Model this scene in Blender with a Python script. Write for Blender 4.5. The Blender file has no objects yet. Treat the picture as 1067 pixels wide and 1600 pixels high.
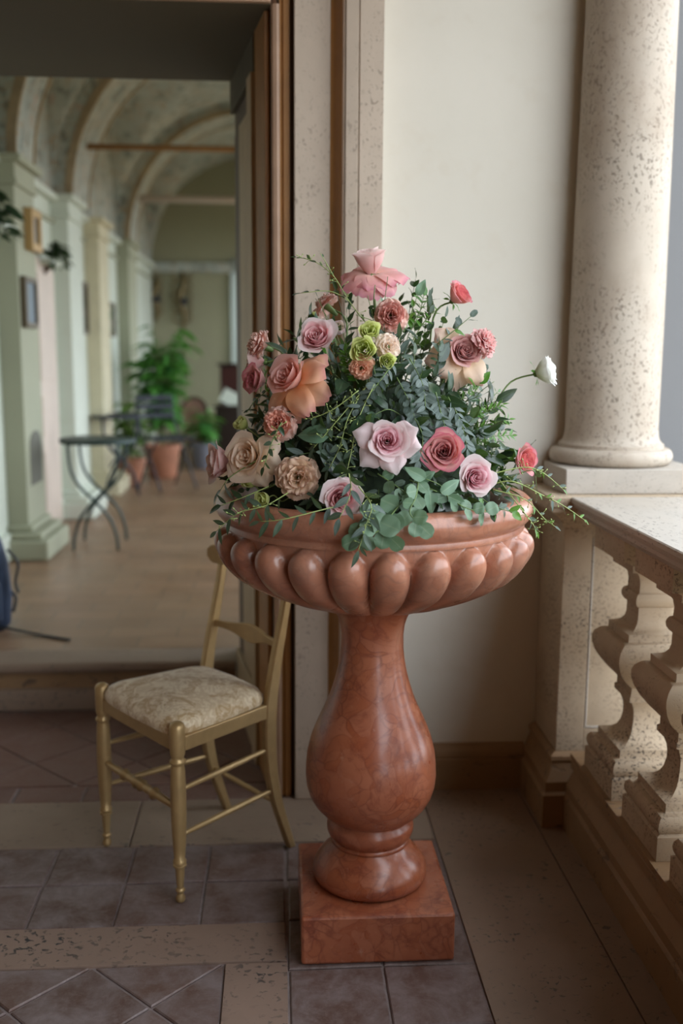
import bpy, math, random
from mathutils import Vector, Matrix, noise
R = math.radians
PI = math.pi
rnd = random.Random(7)
SC = bpy.context.scene
COL = SC.collection

# ------------------------------------------------------------------ camera
H_CAM = 1.42
PITCH, YAW, ROLL = R(9.13), R(3.6), R(.35)
FPX = 1555.0
fwd = Vector((math.sin(YAW) * math.cos(PITCH), math.cos(YAW) * math.cos(PITCH), -math.sin(PITCH)))
r0 = Vector((math.cos(YAW), -math.sin(YAW), 0))
u0 = r0.cross(fwd)
rt = r0 * math.cos(ROLL) + u0 * math.sin(ROLL)
upv = u0 * math.cos(ROLL) - r0 * math.sin(ROLL)
cam_d = bpy.data.cameras.new('camera')
cam = bpy.data.objects.new('camera', cam_d)
COL.objects.link(cam)
m = Matrix((rt, upv, -fwd)).transposed().to_4x4()
m.translation = (0, 0, H_CAM)
cam.matrix_world = m
cam_d.sensor_fit = 'VERTICAL'
cam_d.sensor_height = 36
cam_d.sensor_width = 24
cam_d.lens = FPX * 36 / 1600
cam_d.clip_start = .05
cam_d.clip_end = 300
cam_d.dof.use_dof = True
cam_d.dof.focus_distance = 2.12
cam_d.dof.aperture_fstop = 1.8
SC.camera = cam

# ------------------------------------------------------------------ light
SC.view_settings.view_transform = 'Standard'
SC.view_settings.look = 'None'
SC.view_settings.gamma = 1
SC.view_settings.use_curve_mapping = False
SC.view_settings.exposure = 0.0
SC.cycles.use_denoising = True
SC.cycles.max_bounces = 8
SC.cycles.diffuse_bounces = 5
SC.cycles.sample_clamp_indirect = 6
SC.cycles.caustics_reflective = False
SC.cycles.caustics_refractive = False
w = bpy.data.worlds.new('sky')
SC.world = w
w.use_nodes = True
bg = w.node_tree.nodes['Background']
bg.inputs[0].default_value = (.84, .92, 1.0, 1)
bg.inputs[1].default_value = 5.3


def portal(name, loc, rot, sx, sy):
    l = bpy.data.lights.new(name, 'AREA')
    l.shape = 'RECTANGLE'
    l.size, l.size_y = sx, sy
    l.cycles.is_portal = True
    o = bpy.data.objects.new(name, l)
    o.location = loc
    o.rotation_euler = rot
    COL.objects.link(o)


portal('sky_portal', (1.30, -.35, 2.25), (0, R(90), 0), 2.4, 6.6)
portal('sky_portal', (1.38, 6.2, 1.9), (0, R(90), 0), 2.2, 3.4)
portal('sky_portal', (1.38, 10.6, 1.9), (0, R(90), 0), 2.2, 3.6)

# ------------------------------------------------------------------ tags


def tag(o, label=None, cat=None, group=None, kind=None):
    if label: o['label'] = label
    if cat: o['category'] = cat
    if group: o['group'] = group
    if kind: o['kind'] = kind
    return o


def empty(name, loc=(0, 0, 0), rz=0, label=None, cat=None, group=None):
    o = bpy.data.objects.new(name, None)
    o.location = loc
    o.rotation_euler.z = rz
    o.empty_display_size = .05
    COL.objects.link(o)
    return tag(o, label, cat, group)


def copy_tree(o, parent=None):
    c = o.copy()
    COL.objects.link(c)
    c.parent = parent
    for ch in KIDS.get(o.name, []):
        copy_tree(ch, c)
    return c


KIDS = {}


class MB:
    def __init__(s):
        s.v, s.f, s.uv = [], [], []

    def add(s, vs, fs, att=None):
        n = len(s.v)
        s.v += [tuple(v) for v in vs]
        s.f += [tuple(i + n for i in f) for f in fs]
        s.uv += att if att else [(0, 0)] * len(vs)
        return s

    def box(s, a, b):
        x0, y0, z0 = a
        x1, y1, z1 = b
        return s.add([(x0, y0, z0), (x1, y0, z0), (x1, y1, z0), (x0, y1, z0), (x0, y0, z1), (x1, y0, z1), (x1, y1, z1), (x0, y1, z1)],
                     [(3, 2, 1, 0), (4, 5, 6, 7), (0, 1, 5, 4), (1, 2, 6, 5), (2, 3, 7, 6), (3, 0, 4, 7)])

    def prism(s, poly, z0, z1, bev=.003, jit=0):
        # slab with chamfered top edge
        n = len(poly)
        cx = sum(p[0] for p in poly) / n
        cy = sum(p[1] for p in poly) / n
        def ins(p, d):
            dx, dy = cx - p[0], cy - p[1]
            L = math.hypot(dx, dy) or 1
            return (p[0] + dx / L * d * 1.4, p[1] + dy / L * d * 1.4)
        vs = [(p[0], p[1], z0) for p in poly] + [(p[0], p[1], z1 - bev) for p in poly]
        vs += [(*ins(p, bev), z1 + rnd.uniform(-jit, jit)) for p in poly]
        fs = [tuple(reversed(range(n)))] + [tuple(range(2 * n, 3 * n))]
        for k in (0, n):
            for i in range(n):
                j = (i + 1) % n
                fs.append((k + i, k + j, k + n + j, k + n + i))
        return s.add(vs, fs)

    def lathe(s, prof, n=48, c=(0, 0), cap=True, ang0=0):
        k = len(prof)
        vs = []
        for i in range(n):
            a = ang0 + 2 * PI * i / n
            vs += [(c[0] + r * math.cos(a), c[1] + r * math.sin(a), z) for r, z in prof]
        fs = []
        for i in range(n):
            j = (i + 1) % n
            for q in range(k - 1):
                fs.append((i * k + q, j * k + q, j * k + q + 1, i * k + q + 1))
        if cap:
            fs.append(tuple(i * k for i in reversed(range(n))))
            fs.append(tuple(i * k + k - 1 for i in range(n)))
        return s.add(vs, fs)

    def square(s, prof, c):
        vs = []
        for ww, z in prof:
            vs += [(c[0] - ww, c[1] - ww, z), (c[0] + ww, c[1] - ww, z), (c[0] + ww, c[1] + ww, z), (c[0] - ww, c[1] + ww, z)]
        fs = [(3, 2, 1, 0)]
        for q in range(len(prof) - 1):
            for i in range(4):
                j = (i + 1) % 4
                fs.append((q * 4 + i, q * 4 + j, q * 4 + 4 + j, q * 4 + 4 + i))
        q = (len(prof) - 1) * 4
        fs.append((q, q + 1, q + 2, q + 3))
        return s.add(vs, fs)

    def tube(s, pts, rad, n=8, cap=True, flat=1.0):
        pts = [Vector(p) for p in pts]
        rads = rad if isinstance(rad, (list, tuple)) else [rad] * len(pts)
        vs = []
        up = Vector((0, 0, 1))
        prev = None
        for i, p in enumerate(pts):
            t = (pts[min(i + 1, len(pts) - 1)] - pts[max(i - 1, 0)]).normalized()
            if prev is None:
                a = t.cross(up)
                if a.length < .05: a = t.cross(Vector((1, 0, 0)))
            else:
                a = prev - t * prev.dot(t)
            a.normalize()
            prev = a
            b = t.cross(a)
            for k in range(n):
                an = 2 * PI * k / n
                vs.append(p + (a * math.cos(an) + b * math.sin(an) * flat) * rads[i])
        fs = []
        for i in range(len(pts) - 1):
            for k in range(n):
                l = (k + 1) % n
                fs.append((i * n + k, i * n + l, (i + 1) * n + l, (i + 1) * n + k))
        if cap:
            fs.append(tuple(reversed(range(n))))
            fs.append(tuple((len(pts) - 1) * n + k for k in range(n)))
        return s.add(vs, fs)

    def extrude_y(s, prof, y0, y1):
        # closed (x,z) outline swept along y
        n = len(prof)
        vs = [(x, y0, z) for x, z in prof] + [(x, y1, z) for x, z in prof]
        fs = [tuple(range(n)), tuple(reversed(range(n, 2 * n)))]
        for i in range(n):
            j = (i + 1) % n
            fs.append((i, i + n, j + n, j))
        return s.add(vs, fs)

    def extrude_x(s, prof, x0, x1):
        n = len(prof)
        vs = [(x0, y, z) for y, z in prof] + [(x1, y, z) for y, z in prof]
        fs = [tuple(reversed(range(n))), tuple(range(n, 2 * n))]
        for i in range(n):
            j = (i + 1) % n
            fs.append((i, j, j + n, i + n))
        return s.add(vs, fs)

    def extrude_z(s, poly, z0, z1):
        n = len(poly)
        vs = [(x, y, z0) for x, y in poly] + [(x, y, z1) for x, y in poly]
        fs = [tuple(reversed(range(n))), tuple(range(n, 2 * n))]
        for i in range(n):
            j = (i + 1) % n
            fs.append((i, j, j + n, i + n))
        return s.add(vs, fs)

    def mesh(s, name, mat, smooth=False, att=False, auto=None):
        me = bpy.data.meshes.new(name)
        me.from_pydata(s.v, [], s.f)
        if att:
            ca = me.color_attributes.new('pv', 'FLOAT_COLOR', 'POINT')
            for i, a in enumerate(s.uv):
                ca.data[i].color = (a[0], a[1], 0, 1)
        if mat: me.materials.append(mat)
        if smooth or auto:
            me.shade_smooth()
        if auto:
            me.set_sharp_from_angle(angle=R(auto))
        me.update()
        return me

    def build(s, name, mat, parent=None, smooth=False, att=False, auto=None, bevel=0):
        o = bpy.data.objects.new(name, s.mesh(name, mat, smooth, att, auto))
        COL.objects.link(o)
        if parent:
            o.parent = parent
            KIDS.setdefault(parent.name, []).append(o)
        if bevel:
            b = o.modifiers.new('bevel', 'BEVEL')
            b.width = bevel
            b.segments = 2
            b.limit_method = 'ANGLE'
            b.angle_limit = R(40)
        return o


def inst(me, name, parent, mw):
    o = bpy.data.objects.new(name, me)
    COL.objects.link(o)
    o.parent = parent
    o.matrix_local = mw
    KIDS.setdefault(parent.name, []).append(o)
    return o


def struct(o):
    o['kind'] = 'structure'
    return o


def ray(px, py):
    return (fwd * FPX + rt * (px - 533.5) - upv * (py - 800)).normalized()


def at(px, py, y):
    d = ray(px, py)
    return Vector((0, 0, H_CAM)) + d * (y / d.y)


def smooth_path(pts, n=6):
    pts = [Vector(p) for p in pts]
    out = []
    for i in range(len(pts) - 1):
        p0, p1, p2, p3 = pts[max(i - 1, 0)], pts[i], pts[i + 1], pts[min(i + 2, len(pts) - 1)]
        for k in range(n):
            t = k / n
            out.append(.5 * ((2 * p1) + (p2 - p0) * t + (2 * p0 - 5 * p1 + 4 * p2 - p3) * t * t + (-p0 + 3 * p1 - 3 * p2 + p3) * t ** 3))
    out.append(pts[-1])
    return out


# ------------------------------------------------------------------ materials
class NT:
    def __init__(s, name):
        s.m = bpy.data.materials.new(name)
        s.m.use_nodes = True
        s.t = s.m.node_tree
        s.p = s.t.nodes['Principled BSDF']
        s.out = s.t.nodes['Material Output']

    def n(s, typ, **kw):
        nd = s.t.nodes.new(typ)
        for k, v in kw.items():
            if k.startswith('i_'):
                nd.inputs[k[2:].replace('_', ' ')].default_value = v
            else:
                setattr(nd, k, v)
        return nd

    def l(s, a, b):
        s.t.links.new(a, b)

    def coord(s, world=True, scale=(1, 1, 1)):
        mp = s.n('ShaderNodeMapping')
        mp.inputs['Scale'].default_value = scale
        if world:
            s.l(s.n('ShaderNodeNewGeometry').outputs['Position'], mp.inputs[0])
        else:
            s.l(s.n('ShaderNodeTexCoord').outputs['Object'], mp.inputs[0])
        return mp.outputs[0]

    def noise(s, co, scale, detail=6, rough=.6, dist=0):
        nd = s.n('ShaderNodeTexNoise')
        nd.inputs['Scale'].default_value = scale
        nd.inputs['Detail'].default_value = detail
        nd.inputs['Roughness'].default_value = rough
        nd.inputs['Distortion'].default_value = dist
        s.l(co, nd.inputs['Vector'])
        return nd.outputs['Fac']

    def ramp(s, fac, stops, interp='LINEAR'):
        r = s.n('ShaderNodeValToRGB')
        r.color_ramp.interpolation = interp
        e = r.color_ramp.elements
        while len(e) < len(stops): e.new(.5)
        for i, (p, c) in enumerate(stops):
            e[i].position = p
            e[i].color = (c, c, c, 1) if isinstance(c, (int, float)) else (*c, 1)
        s.l(fac, r.inputs[0])
        return r.outputs[0]

    def mix(s, f, a, b, mode='MIX'):
        mx = s.n('ShaderNodeMix', data_type='RGBA', blend_type=mode)
        for v, i in ((f, 0), (a, 6), (b, 7)):
            if isinstance(v, (int, float)): mx.inputs[i].default_value = v
            elif isinstance(v, tuple): mx.inputs[i].default_value = (*v, 1)
            else: s.l(v, mx.inputs[i])
        return mx.outputs[2]

    def bump(s, h, strength, dist=.01):
        b = s.n('ShaderNodeBump')
        b.inputs['Strength'].default_value = strength
        b.inputs['Distance'].default_value = dist
        s.l(h, b.inputs['Height'])
        s.l(b.outputs[0], s.p.inputs['Normal'])

    def col(s, c):
        if isinstance(c, tuple): s.p.inputs['Base Color'].default_value = (*c, 1)
        else: s.l(c, s.p.inputs['Base Color'])

    def rough(s, r):
        if isinstance(r, (int, float)): s.p.inputs['Roughness'].default_value = r
        else: s.l(r, s.p.inputs['Roughness'])


def simple(name, c, rough=.6, metal=0, var=0.0, scale=20):
    k = NT(name)
    if var:
        nz = k.noise(k.coord(False), scale, 4)
        k.col(k.mix(k.ramp(nz, [(.3, 0), (.7, 1)]), tuple(x * (1 - var) for x in c), tuple(min(1, x * (1 + var)) for x in c)))
    else:
        k.col(c)
    k.rough(rough)
    k.p.inputs['Metallic'].default_value = metal
    return k.m


def travertine(name, a, b, pit=.5, pitscale=90, stretch=(1, 1, 1), rough=.65, dark=(.06, .05, .04), lo=.60, worldco=True):
    a, b = (tuple(x * w_ for x, w_ in zip(q, (1.0, .952, .875))) for q in (a, b))
    k = NT(name)
    co = k.coord(worldco, stretch)
    n1 = k.noise(co, 2.2, 7, .65)
    n2 = k.noise(co, 14, 5, .6)
    base = k.mix(k.ramp(n1, [(.32, 0), (.68, 1)]), a, b)
    base = k.mix(k.ramp(n2, [(.35, .0), (.75, .35)]), base, tuple(x * .72 for x in a))
    clus = k.ramp(k.noise(co, 5, 3), [(.40, 0), (.62, 1)])
    v = k.noise(co, pitscale, 3, .55, .6)
    pits = k.ramp(v, [(lo, 0), (lo + .035, 1)])
    pm = k.mix(1.0, clus, pits, 'MULTIPLY')
    sc = k.mix(pit, (0, 0, 0), pm)
    k.col(k.mix(sc, base, dark))
    k.rough(rough)
    h = k.mix(.85, n2, k.ramp(pm, [(0, 1), (1, 0)]))
    k.bump(h, .5, .006)
    return k.m


M = {}
M['trav_floor'] = travertine('travertine_floor', (.275, .195, .148), (.20, .14, .105), .9, 70, (.8, 1, 1), .5, lo=.605)
M['trav_band'] = travertine('travertine_band', (.30, .215, .178), (.245, .175, .145), 1.0, 62, (.85, 1, 1), .6, (.035, .032, .032), .575)
M['trav_pale'] = travertine('travertine_pale_band', (.31, .24, .19), (.23, .172, .138), .7, 60, (.7, 1, 1), .6, (.08, .07, .06), .60)
M['trav_rail'] = travertine('travertine_rail', (.52, .49, .46), (.43, .40, .37), .8, 110, (1, .4, 2), .6, (.12, .10, .09), .60)
M['trav_bal'] = travertine('travertine_baluster', (.52, .43, .33), (.42, .335, .245), .95, 120, (1, 1, 1.2), .75, (.10, .075, .055), .56)
M['trav_base'] = travertine('travertine_skirting', (.33, .215, .12), (.24, .15, .08), .7, 30, (.6, 1, 1), .6, (.07, .05, .04), .60)  # beige-brown tint holds the warm shade low on the stonework
M['trav_col'] = travertine('travertine_column', (.52, .475, .425), (.43, .375, .32), .75, 110, (1, 1, .8), .6, (.16, .125, .09), .57)
def stains(mat, dark, amt, scale=3.0, z=.5):
    nt = mat.node_tree; p = nt.nodes['Principled BSDF']
    src = p.inputs['Base Color'].links[0].from_socket
    tc = nt.nodes.new('ShaderNodeNewGeometry'); mp = nt.nodes.new('ShaderNodeMapping'); mp.inputs['Scale'].default_value = (1, 1, z)
    nz = nt.nodes.new('ShaderNodeTexNoise'); nz.inputs['Scale'].default_value = scale; nz.inputs['Detail'].default_value = 8; nz.inputs['Roughness'].default_value = .65
    rp_ = nt.nodes.new('ShaderNodeMapRange'); rp_.inputs['From Min'].default_value = .48; rp_.inputs['From Max'].default_value = .75; rp_.inputs['To Max'].default_value = amt
    mx = nt.nodes.new('ShaderNodeMix'); mx.data_type = 'RGBA'; mx.inputs[7].default_value = (*dark, 1)
    nt.links.new(tc.outputs['Position'], mp.inputs[0]); nt.links.new(mp.outputs[0], nz.inputs['Vector']); nt.links.new(nz.outputs['Fac'], rp_.inputs['Value'])
    nt.links.new(rp_.outputs[0], mx.inputs[0]); nt.links.new(src, mx.inputs[6]); nt.links.new(mx.outputs[2], p.inputs['Base Color'])
stains(M['trav_col'], (.30, .22, .15), .75, 4.5)
stains(M['trav_bal'], (.34, .24, .15), .5, 5)
stains(M['trav_rail'], (.40, .32, .24), .4, 4)
M['trav_pil'] = travertine('travertine_pilaster', (.56, .48, .41), (.47, .40, .34), .6, 110, (1, 1, .8), .65, (.2, .16, .12), .59)


def plaster(name, a, b, stain=(.5, .4, .28), rough=.75):
    a, b = (tuple(x * w_ for x, w_ in zip(q, (1.0, .97, .915))) for q in (a, b))
    k = NT(name)
    co = k.coord(True)
    n1 = k.noise(co, 1.3, 6, .6)
    n2 = k.noise(co, 7, 6, .65)
    c = k.mix(k.ramp(n1, [(.3, 0), (.7, 1)]), a, b)
    c = k.mix(k.ramp(n2, [(.55, 0), (.8, .35)]), c, stain)
    k.col(c)
    k.rough(rough)
    k.bump(k.noise(co, 30, 5), .12, .004)
    return k.m


M['plaster'] = plaster('wall_plaster', (.67, .65, .60), (.61, .59, .535), (.54, .46, .35))
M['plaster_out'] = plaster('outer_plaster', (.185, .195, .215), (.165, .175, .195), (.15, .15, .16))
M['plaster_in'] = plaster('ceiling_plaster', (.27, .175, .09), (.24, .155, .08), (.22, .14, .07))
M['warm_wall'] = plaster('warm_wall', (.20, .13, .07), (.18, .115, .06), (.16, .10, .055))
M['green_wall'] = plaster('corridor_paint', (.68, .745, .69), (.63, .695, .64), (.48, .50, .40))
M['olive_wall'] = plaster('corridor_pier_paint', (.42, .44, .34), (.38, .40, .31), (.42, .42, .30))
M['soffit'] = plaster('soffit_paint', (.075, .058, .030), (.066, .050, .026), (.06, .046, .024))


def terracotta(name, a, b, haze, hz=.6, rough=.6):
    k = NT(name)
    co = k.coord(True)
    n1 = k.noise(co, 9, 7, .7, .4)
    n2 = k.noise(co, 60, 5, .7)
    oi = k.n('ShaderNodeObjectInfo').outputs['Random']
    c = k.mix(oi, a, b)
    c = k.mix(k.ramp(n1, [(.38, 0), (.64, hz)]), c, haze)
    c = k.mix(k.ramp(n2, [(.5, 0), (.75, .35)]), c, tuple(x * 1.25 for x in haze))
    k.col(c)
    k.rough(rough)
    k.bump(k.mix(.5, n1, n2), .55, .004)
    return k.m


M['tile'] = terracotta('terracotta_tile', (.10, .055, .042), (.135, .076, .058), (.235, .19, .185), .85, .5)
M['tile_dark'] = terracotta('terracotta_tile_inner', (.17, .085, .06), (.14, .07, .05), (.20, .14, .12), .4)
M['grout'] = simple('grout', (.26, .21, .20), .9, 0, .2, 40)
M['grout_dark'] = simple('grout_dark', (.12, .08, .065), .9, 0, .2, 40)
# corridor floor: worn polished cotto
k = NT('cotto_floor')
co = k.coord(True, (1, 1, 1))
br = k.n('ShaderNodeTexBrick')
br.inputs['Scale'].default_value = 1
br.inputs['Brick Width'].default_value = .30
br.inputs['Row Height'].default_value = .15
br.inputs['Mortar Size'].default_value = .004
br.inputs['Color1'].default_value = (.30, .17, .10, 1)
br.inputs['Color2'].default_value = (.22, .125, .075, 1)
br.inputs['Mortar'].default_value = (.14, .10, .07, 1)
k.l(co, br.inputs['Vector'])
k.col(k.mix(k.ramp(k.noise(co, 1.5, 5), [(.35, 0), (.75, .5)]), br.outputs['Color'], (.34, .25, .17)))
k.rough(k.ramp(k.noise(co, 3, 4), [(.3, .30), (.7, .48)]))
M['cotto'] = k.m
for mname, dust in (('marble', 0), ('marble_weathered', .42)):
# red verona marble
    k = NT(mname)
    co = k.coord(False)
    dn = k.n('ShaderNodeTexNoise')
    dn.inputs['Scale'].default_value = 6
    k.l(co, dn.inputs['Vector'])
    wv = k.mix(.22, co, dn.outputs['Color'])
    v1 = k.n('ShaderNodeTexVoronoi', feature='DISTANCE_TO_EDGE')
    v1.inputs['Scale'].default_value = 30
    k.l(wv, v1.inputs['Vector'])
    v2 = k.n('ShaderNodeTexVoronoi')
    v2.inputs['Scale'].default_value = 30
    k.l(wv, v2.inputs['Vector'])
    n1 = k.noise(co, 5, 7, .65)
    n3 = k.noise(co, 45, 4, .7)
    c = k.mix(k.ramp(n1, [(.3, 0), (.7, 1)]), (.25, .055, .020), (.40, .125, .055))
    c = k.mix(k.ramp(v2.outputs['Color'], [(.2, 0), (.9, .45)]), c, (.46, .18, .105))
    vm = k.mix(1.0, k.ramp(v1.outputs['Distance'], [(0, .6), (.10, 0)]), k.ramp(k.noise(co, 9, 5), [(.42, .1), (.62, 1)]), 'MULTIPLY')
    c = k.mix(vm, c, (.14, .03, .016))
    c = k.mix(k.ramp(k.noise(co, 11, 8, .75, .8), [(.50, 0), (.66, .75)]), c, (.15, .030, .016))
    c = k.mix(k.ramp(n3, [(.62, 0), (.8, .35)]), c, (.58, .38, .30))
    if dust: c = k.mix(k.ramp(k.noise(co, 7, 6, .7), [(.30, .12), (.68, dust)]), c, (.52, .33, .24))
    k.col(c)
    k.rough(k.ramp(k.noise(co, 8, 4), [(.3, .22), (.7, .42)]))
    k.p.inputs['Coat Weight'].default_value = .22
    k.p.inputs['Coat Roughness'].default_value = .15
    k.bump(n3, .08, .003)
    M[mname] = k.m
M['dark_filling'] = simple('dark_filling', (.02, .035, .015), .9, 0, .4, 60)  # dark tone for the added bouquet core and the pot soil
# door frame paints
M['tan'] = simple('tan_paint', (.42, .31, .19), .5, 0, .12, 8)
M['umber'] = simple('umber_paint', (.33, .155, .045), .5, 0, .15, 8)
M['pinktan'] = simple('rosy_tan_paint', (.42, .27, .18), .5, 0, .12, 8)
M['darkwood'] = simple('dark_wood', (.07, .035, .018), .5, 0, .2, 10)
M['gold'] = simple('gold_lacquer', (.43, .29, .13), .36, .45, .08, 30)
# damask
k = NT('damask_fabric')
co = k.coord(False)
wa = k.noise(co, 9, 2, .4, 3.2)
wb = k.noise(co, 22, 2, .5, 4.0)
pat = k.mix(.45, k.ramp(wa, [(.47, 0), (.50, 1)]), k.ramp(wb, [(.48, 0), (.52, 1)]))
k.col(k.mix(pat, (.50, .34, .17), (.76, .63, .43)))
k.rough(k.ramp(pat, [(0, .7), (1, .42)]))
k.p.inputs['Sheen Weight'].default_value = .3
k.bump(k.mix(.5, pat, k.noise(co, 300, 2)), .3, .002)
M['damask'] = k.m


def petal_mat(name, base, tip, edge=None, trans=.45):
    base = tuple(min(.88, x * 1.15 + .01) for x in base); tip = tuple(min(.9, x * 1.12) for x in tip)
    k = NT(name)
    at_ = k.n('ShaderNodeAttribute', attribute_name='pv')
    sp = k.n('ShaderNodeSeparateColor')
    k.l(at_.outputs['Color'], sp.inputs[0])
    nz = k.noise(k.coord(False), 120, 3)
    c = k.mix(k.ramp(sp.outputs[0], [(.15, 0), (.85, 1)]), base, tip)
    if edge:
        c = k.mix(k.ramp(sp.outputs[0], [(.86, 0), (1.0, .85)]), c, edge)
    c = k.mix(k.ramp(nz, [(.3, 0), (.8, .18)]), c, tuple(min(1, x * 1.25) for x in tip))
    k.col(c)
    k.rough(.55)
    k.p.inputs['Sheen Weight'].default_value = .2
    tr = k.n('ShaderNodeBsdfTranslucent')
    k.l(c, tr.inputs[0])
    ms = k.n('ShaderNodeMixShader')
    ms.inputs[0].default_value = trans
    k.l(k.p.outputs[0], ms.inputs[1])
    k.l(tr.outputs[0], ms.inputs[2])
    k.l(ms.outputs[0], k.out.inputs[0])
    return k.m


def leaf_mat(name, a, b, vein, rough=.42, trans=.18):
    k = NT(name)
    at_ = k.n('ShaderNodeAttribute', attribute_name='pv')
    sp = k.n('ShaderNodeSeparateColor')
    k.l(at_.outputs['Color'], sp.inputs[0])
    oi = k.n('ShaderNodeObjectInfo').outputs['Random']
    c = k.mix(oi, a, b)
    c = k.mix(k.ramp(sp.outputs[1], [(0, .6), (.12, 0)]), c, vein)
    k.col(c)
    k.rough(rough)
    tr = k.n('ShaderNodeBsdfTranslucent')
    k.l(k.mix(.5, c, (.25, .45, .04)), tr.inputs[0])
    ms = k.n('ShaderNodeMixShader')
    ms.inputs[0].default_value = trans
    k.l(k.p.outputs[0], ms.inputs[1])
    k.l(tr.outputs[0], ms.inputs[2])
    k.l(ms.outputs[0], k.out.inputs[0])
    return k.m


LM = {
    'euc': leaf_mat('eucalyptus_leaf', (.042, .076, .048), (.085, .125, .086), (.16, .22, .15), .5),
    'blue': leaf_mat('glaucous_leaf', (.06, .09, .078), (.11, .148, .128), (.2, .26, .22), .55),
    'round': leaf_mat('round_eucalyptus_leaf', (.095, .175, .095), (.155, .245, .155), (.22, .30, .18), .5),
    'bright': leaf_mat('bright_leaf', (.06, .19, .025), (.12, .28, .04), (.18, .32, .08), .35, .3),
    'dark': leaf_mat('dark_leaf', (.014, .034, .016), (.028, .06, .028), (.06, .11, .05), .3, .1),
    'broad': leaf_mat('broad_leaf', (.11, .20, .12), (.16, .27, .17), (.30, .42, .26), .5),
    'stem': simple('green_stem', (.12, .19, .05), .5, 0, .2, 40),
    'ystem': simple('yellow_green_stem', (.30, .38, .12), .5, 0, .2, 40),
    'dstem': simple('dark_stem', (.05, .07, .03), .5, 0, .2, 40),
}

# ================================================================== SETTING
# --- loggia floor
fl = struct(MB().box((-3.4, -3.6, -.14), (1.30, 3.90, -.006)).build('floor', M['grout']))
G = .0035


def rect_tile(x0, x1, y0, y1, mat, name='tile', z=.0, parent=fl, jit=.0008, g=G):
    j = lambda: rnd.uniform(-.0022, .0022)
    poly = [(x0 + g + j(), y0 + g + j()), (x1 - g + j(), y0 + g + j()), (x1 - g + j(), y1 - g + j()), (x0 + g + j(), y1 - g + j())]
    return MB().prism(poly, -.02, z, .003, jit).build(name, mat, parent, auto=30)


for i in range(8):
    x1 = .012 - .2165 * i
    for y0, y1 in ((2.320, 2.524), (2.524, 2.730)):
        rect_tile(x1 - .2165, x1, y0, y1, M['tile'])
for x0, x1 in ((.015, .237), (.237, .457)):
    for y0, y1 in ((2.524, 2.730), (2.328, 2.524), (2.122, 2.328), (1.912, 2.122), (1.70, 1.912), (1.49, 1.70)):
        rect_tile(x0, x1, y0, y1, M['tile'])


def clip(poly, inside, inter):
    out = []
    for i in range(len(poly)):
        a, b = poly[i], poly[(i + 1) % len(poly)]
        ia, ib = inside(a), inside(b)
        if ia: out.append(a)
        if ia != ib: out.append(inter(a, b))
    return out


def clip_rect(poly, x0, x1, y0, y1):
    for ax, v, sg in ((0, x0, 1), (0, x1, -1), (1, y0, 1), (1, y1, -1)):
        if len(poly) < 3: return []
        def ins(p): return (p[ax] - v) * sg >= 0
        def itx(a, b):
            t = (v - a[ax]) / (b[ax] - a[ax])
            return (a[0] + (b[0] - a[0]) * t, a[1] + (b[1] - a[1]) * t)
        poly = clip(poly, ins, itx)
    return poly


def diag_field(x0, x1, y0, y1, ox, oy, side, mat):
    h = side * math.sqrt(2) / 2
    for i in range(-14, 15):
        for j in range(-14, 15):
            cx, cy = ox + (i + j) * h, oy + (i - j) * h
            d = h - G * 1.4
            p = clip_rect([(cx, cy - d), (cx + d, cy), (cx, cy + d), (cx - d, cy)], x0 + G, x1 - G, y0 + G, y1 - G)
            if len(p) >= 3:
                a = abs(sum(p[q][0] * p[(q + 1) % len(p)][1] - p[(q + 1) % len(p)][0] * p[q][1] for q in range(len(p)))) / 2
                if a > .0012:
                    MB().prism(p, -.02, 0, .003, .0008).build('tile', mat, fl, auto=30)


# diagonal field in front, corner vertex at (-.132, 2.155)
diag_field(-1.2, -.132, 1.45, 2.155, -.132, 2.155 - .1535, .217, M['tile'])
# cut row and diagonal field inside the doorway
for i in range(9):
    rect_tile(-1.72 + .2165 * i, min(-1.5035 + .2165 * i, .035), 3.030, 3.150, M['tile_dark'])
diag_field(-1.72, .02, 3.150, 3.850, -.68, 3.34, .25, M['tile_dark'])
# travertine bands and slabs
for x0, x1 in ((-2.4, -1.45), (-1.45, -.44), (-.44, .457)):
    rect_tile(x0, x1, 2.731, 3.03, M['trav_pale'], 'slab', .001, g=.0015)
for x0, x1 in ((-2.3, -1.02), (-1.02, .014)):
    rect_tile(x0, x1, 2.156, 2.319, M['trav_band'], 'slab', .001, g=.0015)
rect_tile(-.131, .014, 1.3, 2.155, M['trav_band'], 'slab', .001, g=.0015)
rect_tile(.458, .779, .9, 3.065, M['trav_floor'], 'slab', .001, g=.0012)
rect_tile(.780, .862, .9, 3.065, M['trav_floor'], 'slab', .001, g=.0012)
# plain floor to the sides and behind the camera, out of frame
rect_tile(-3.38, .86, -3.4, .88, M['trav_floor'], 'slab', .0)
rect_tile(-3.38, -2.42, .9, 3.0, M['trav_floor'], 'slab', .0)
rect_tile(-2.4, -1.22, .9, 2.15, M['trav_floor'], 'slab', .0)
rect_tile(-1.2, -.135, .9, 1.445, M['tile'], 'tile', .0)
rect_tile(.016, .456, .9, 1.487, M['tile'], 'tile', .0)
rect_tile(-.131, .014, .9, 1.297, M['trav_band'], 'slab', .0)

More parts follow.
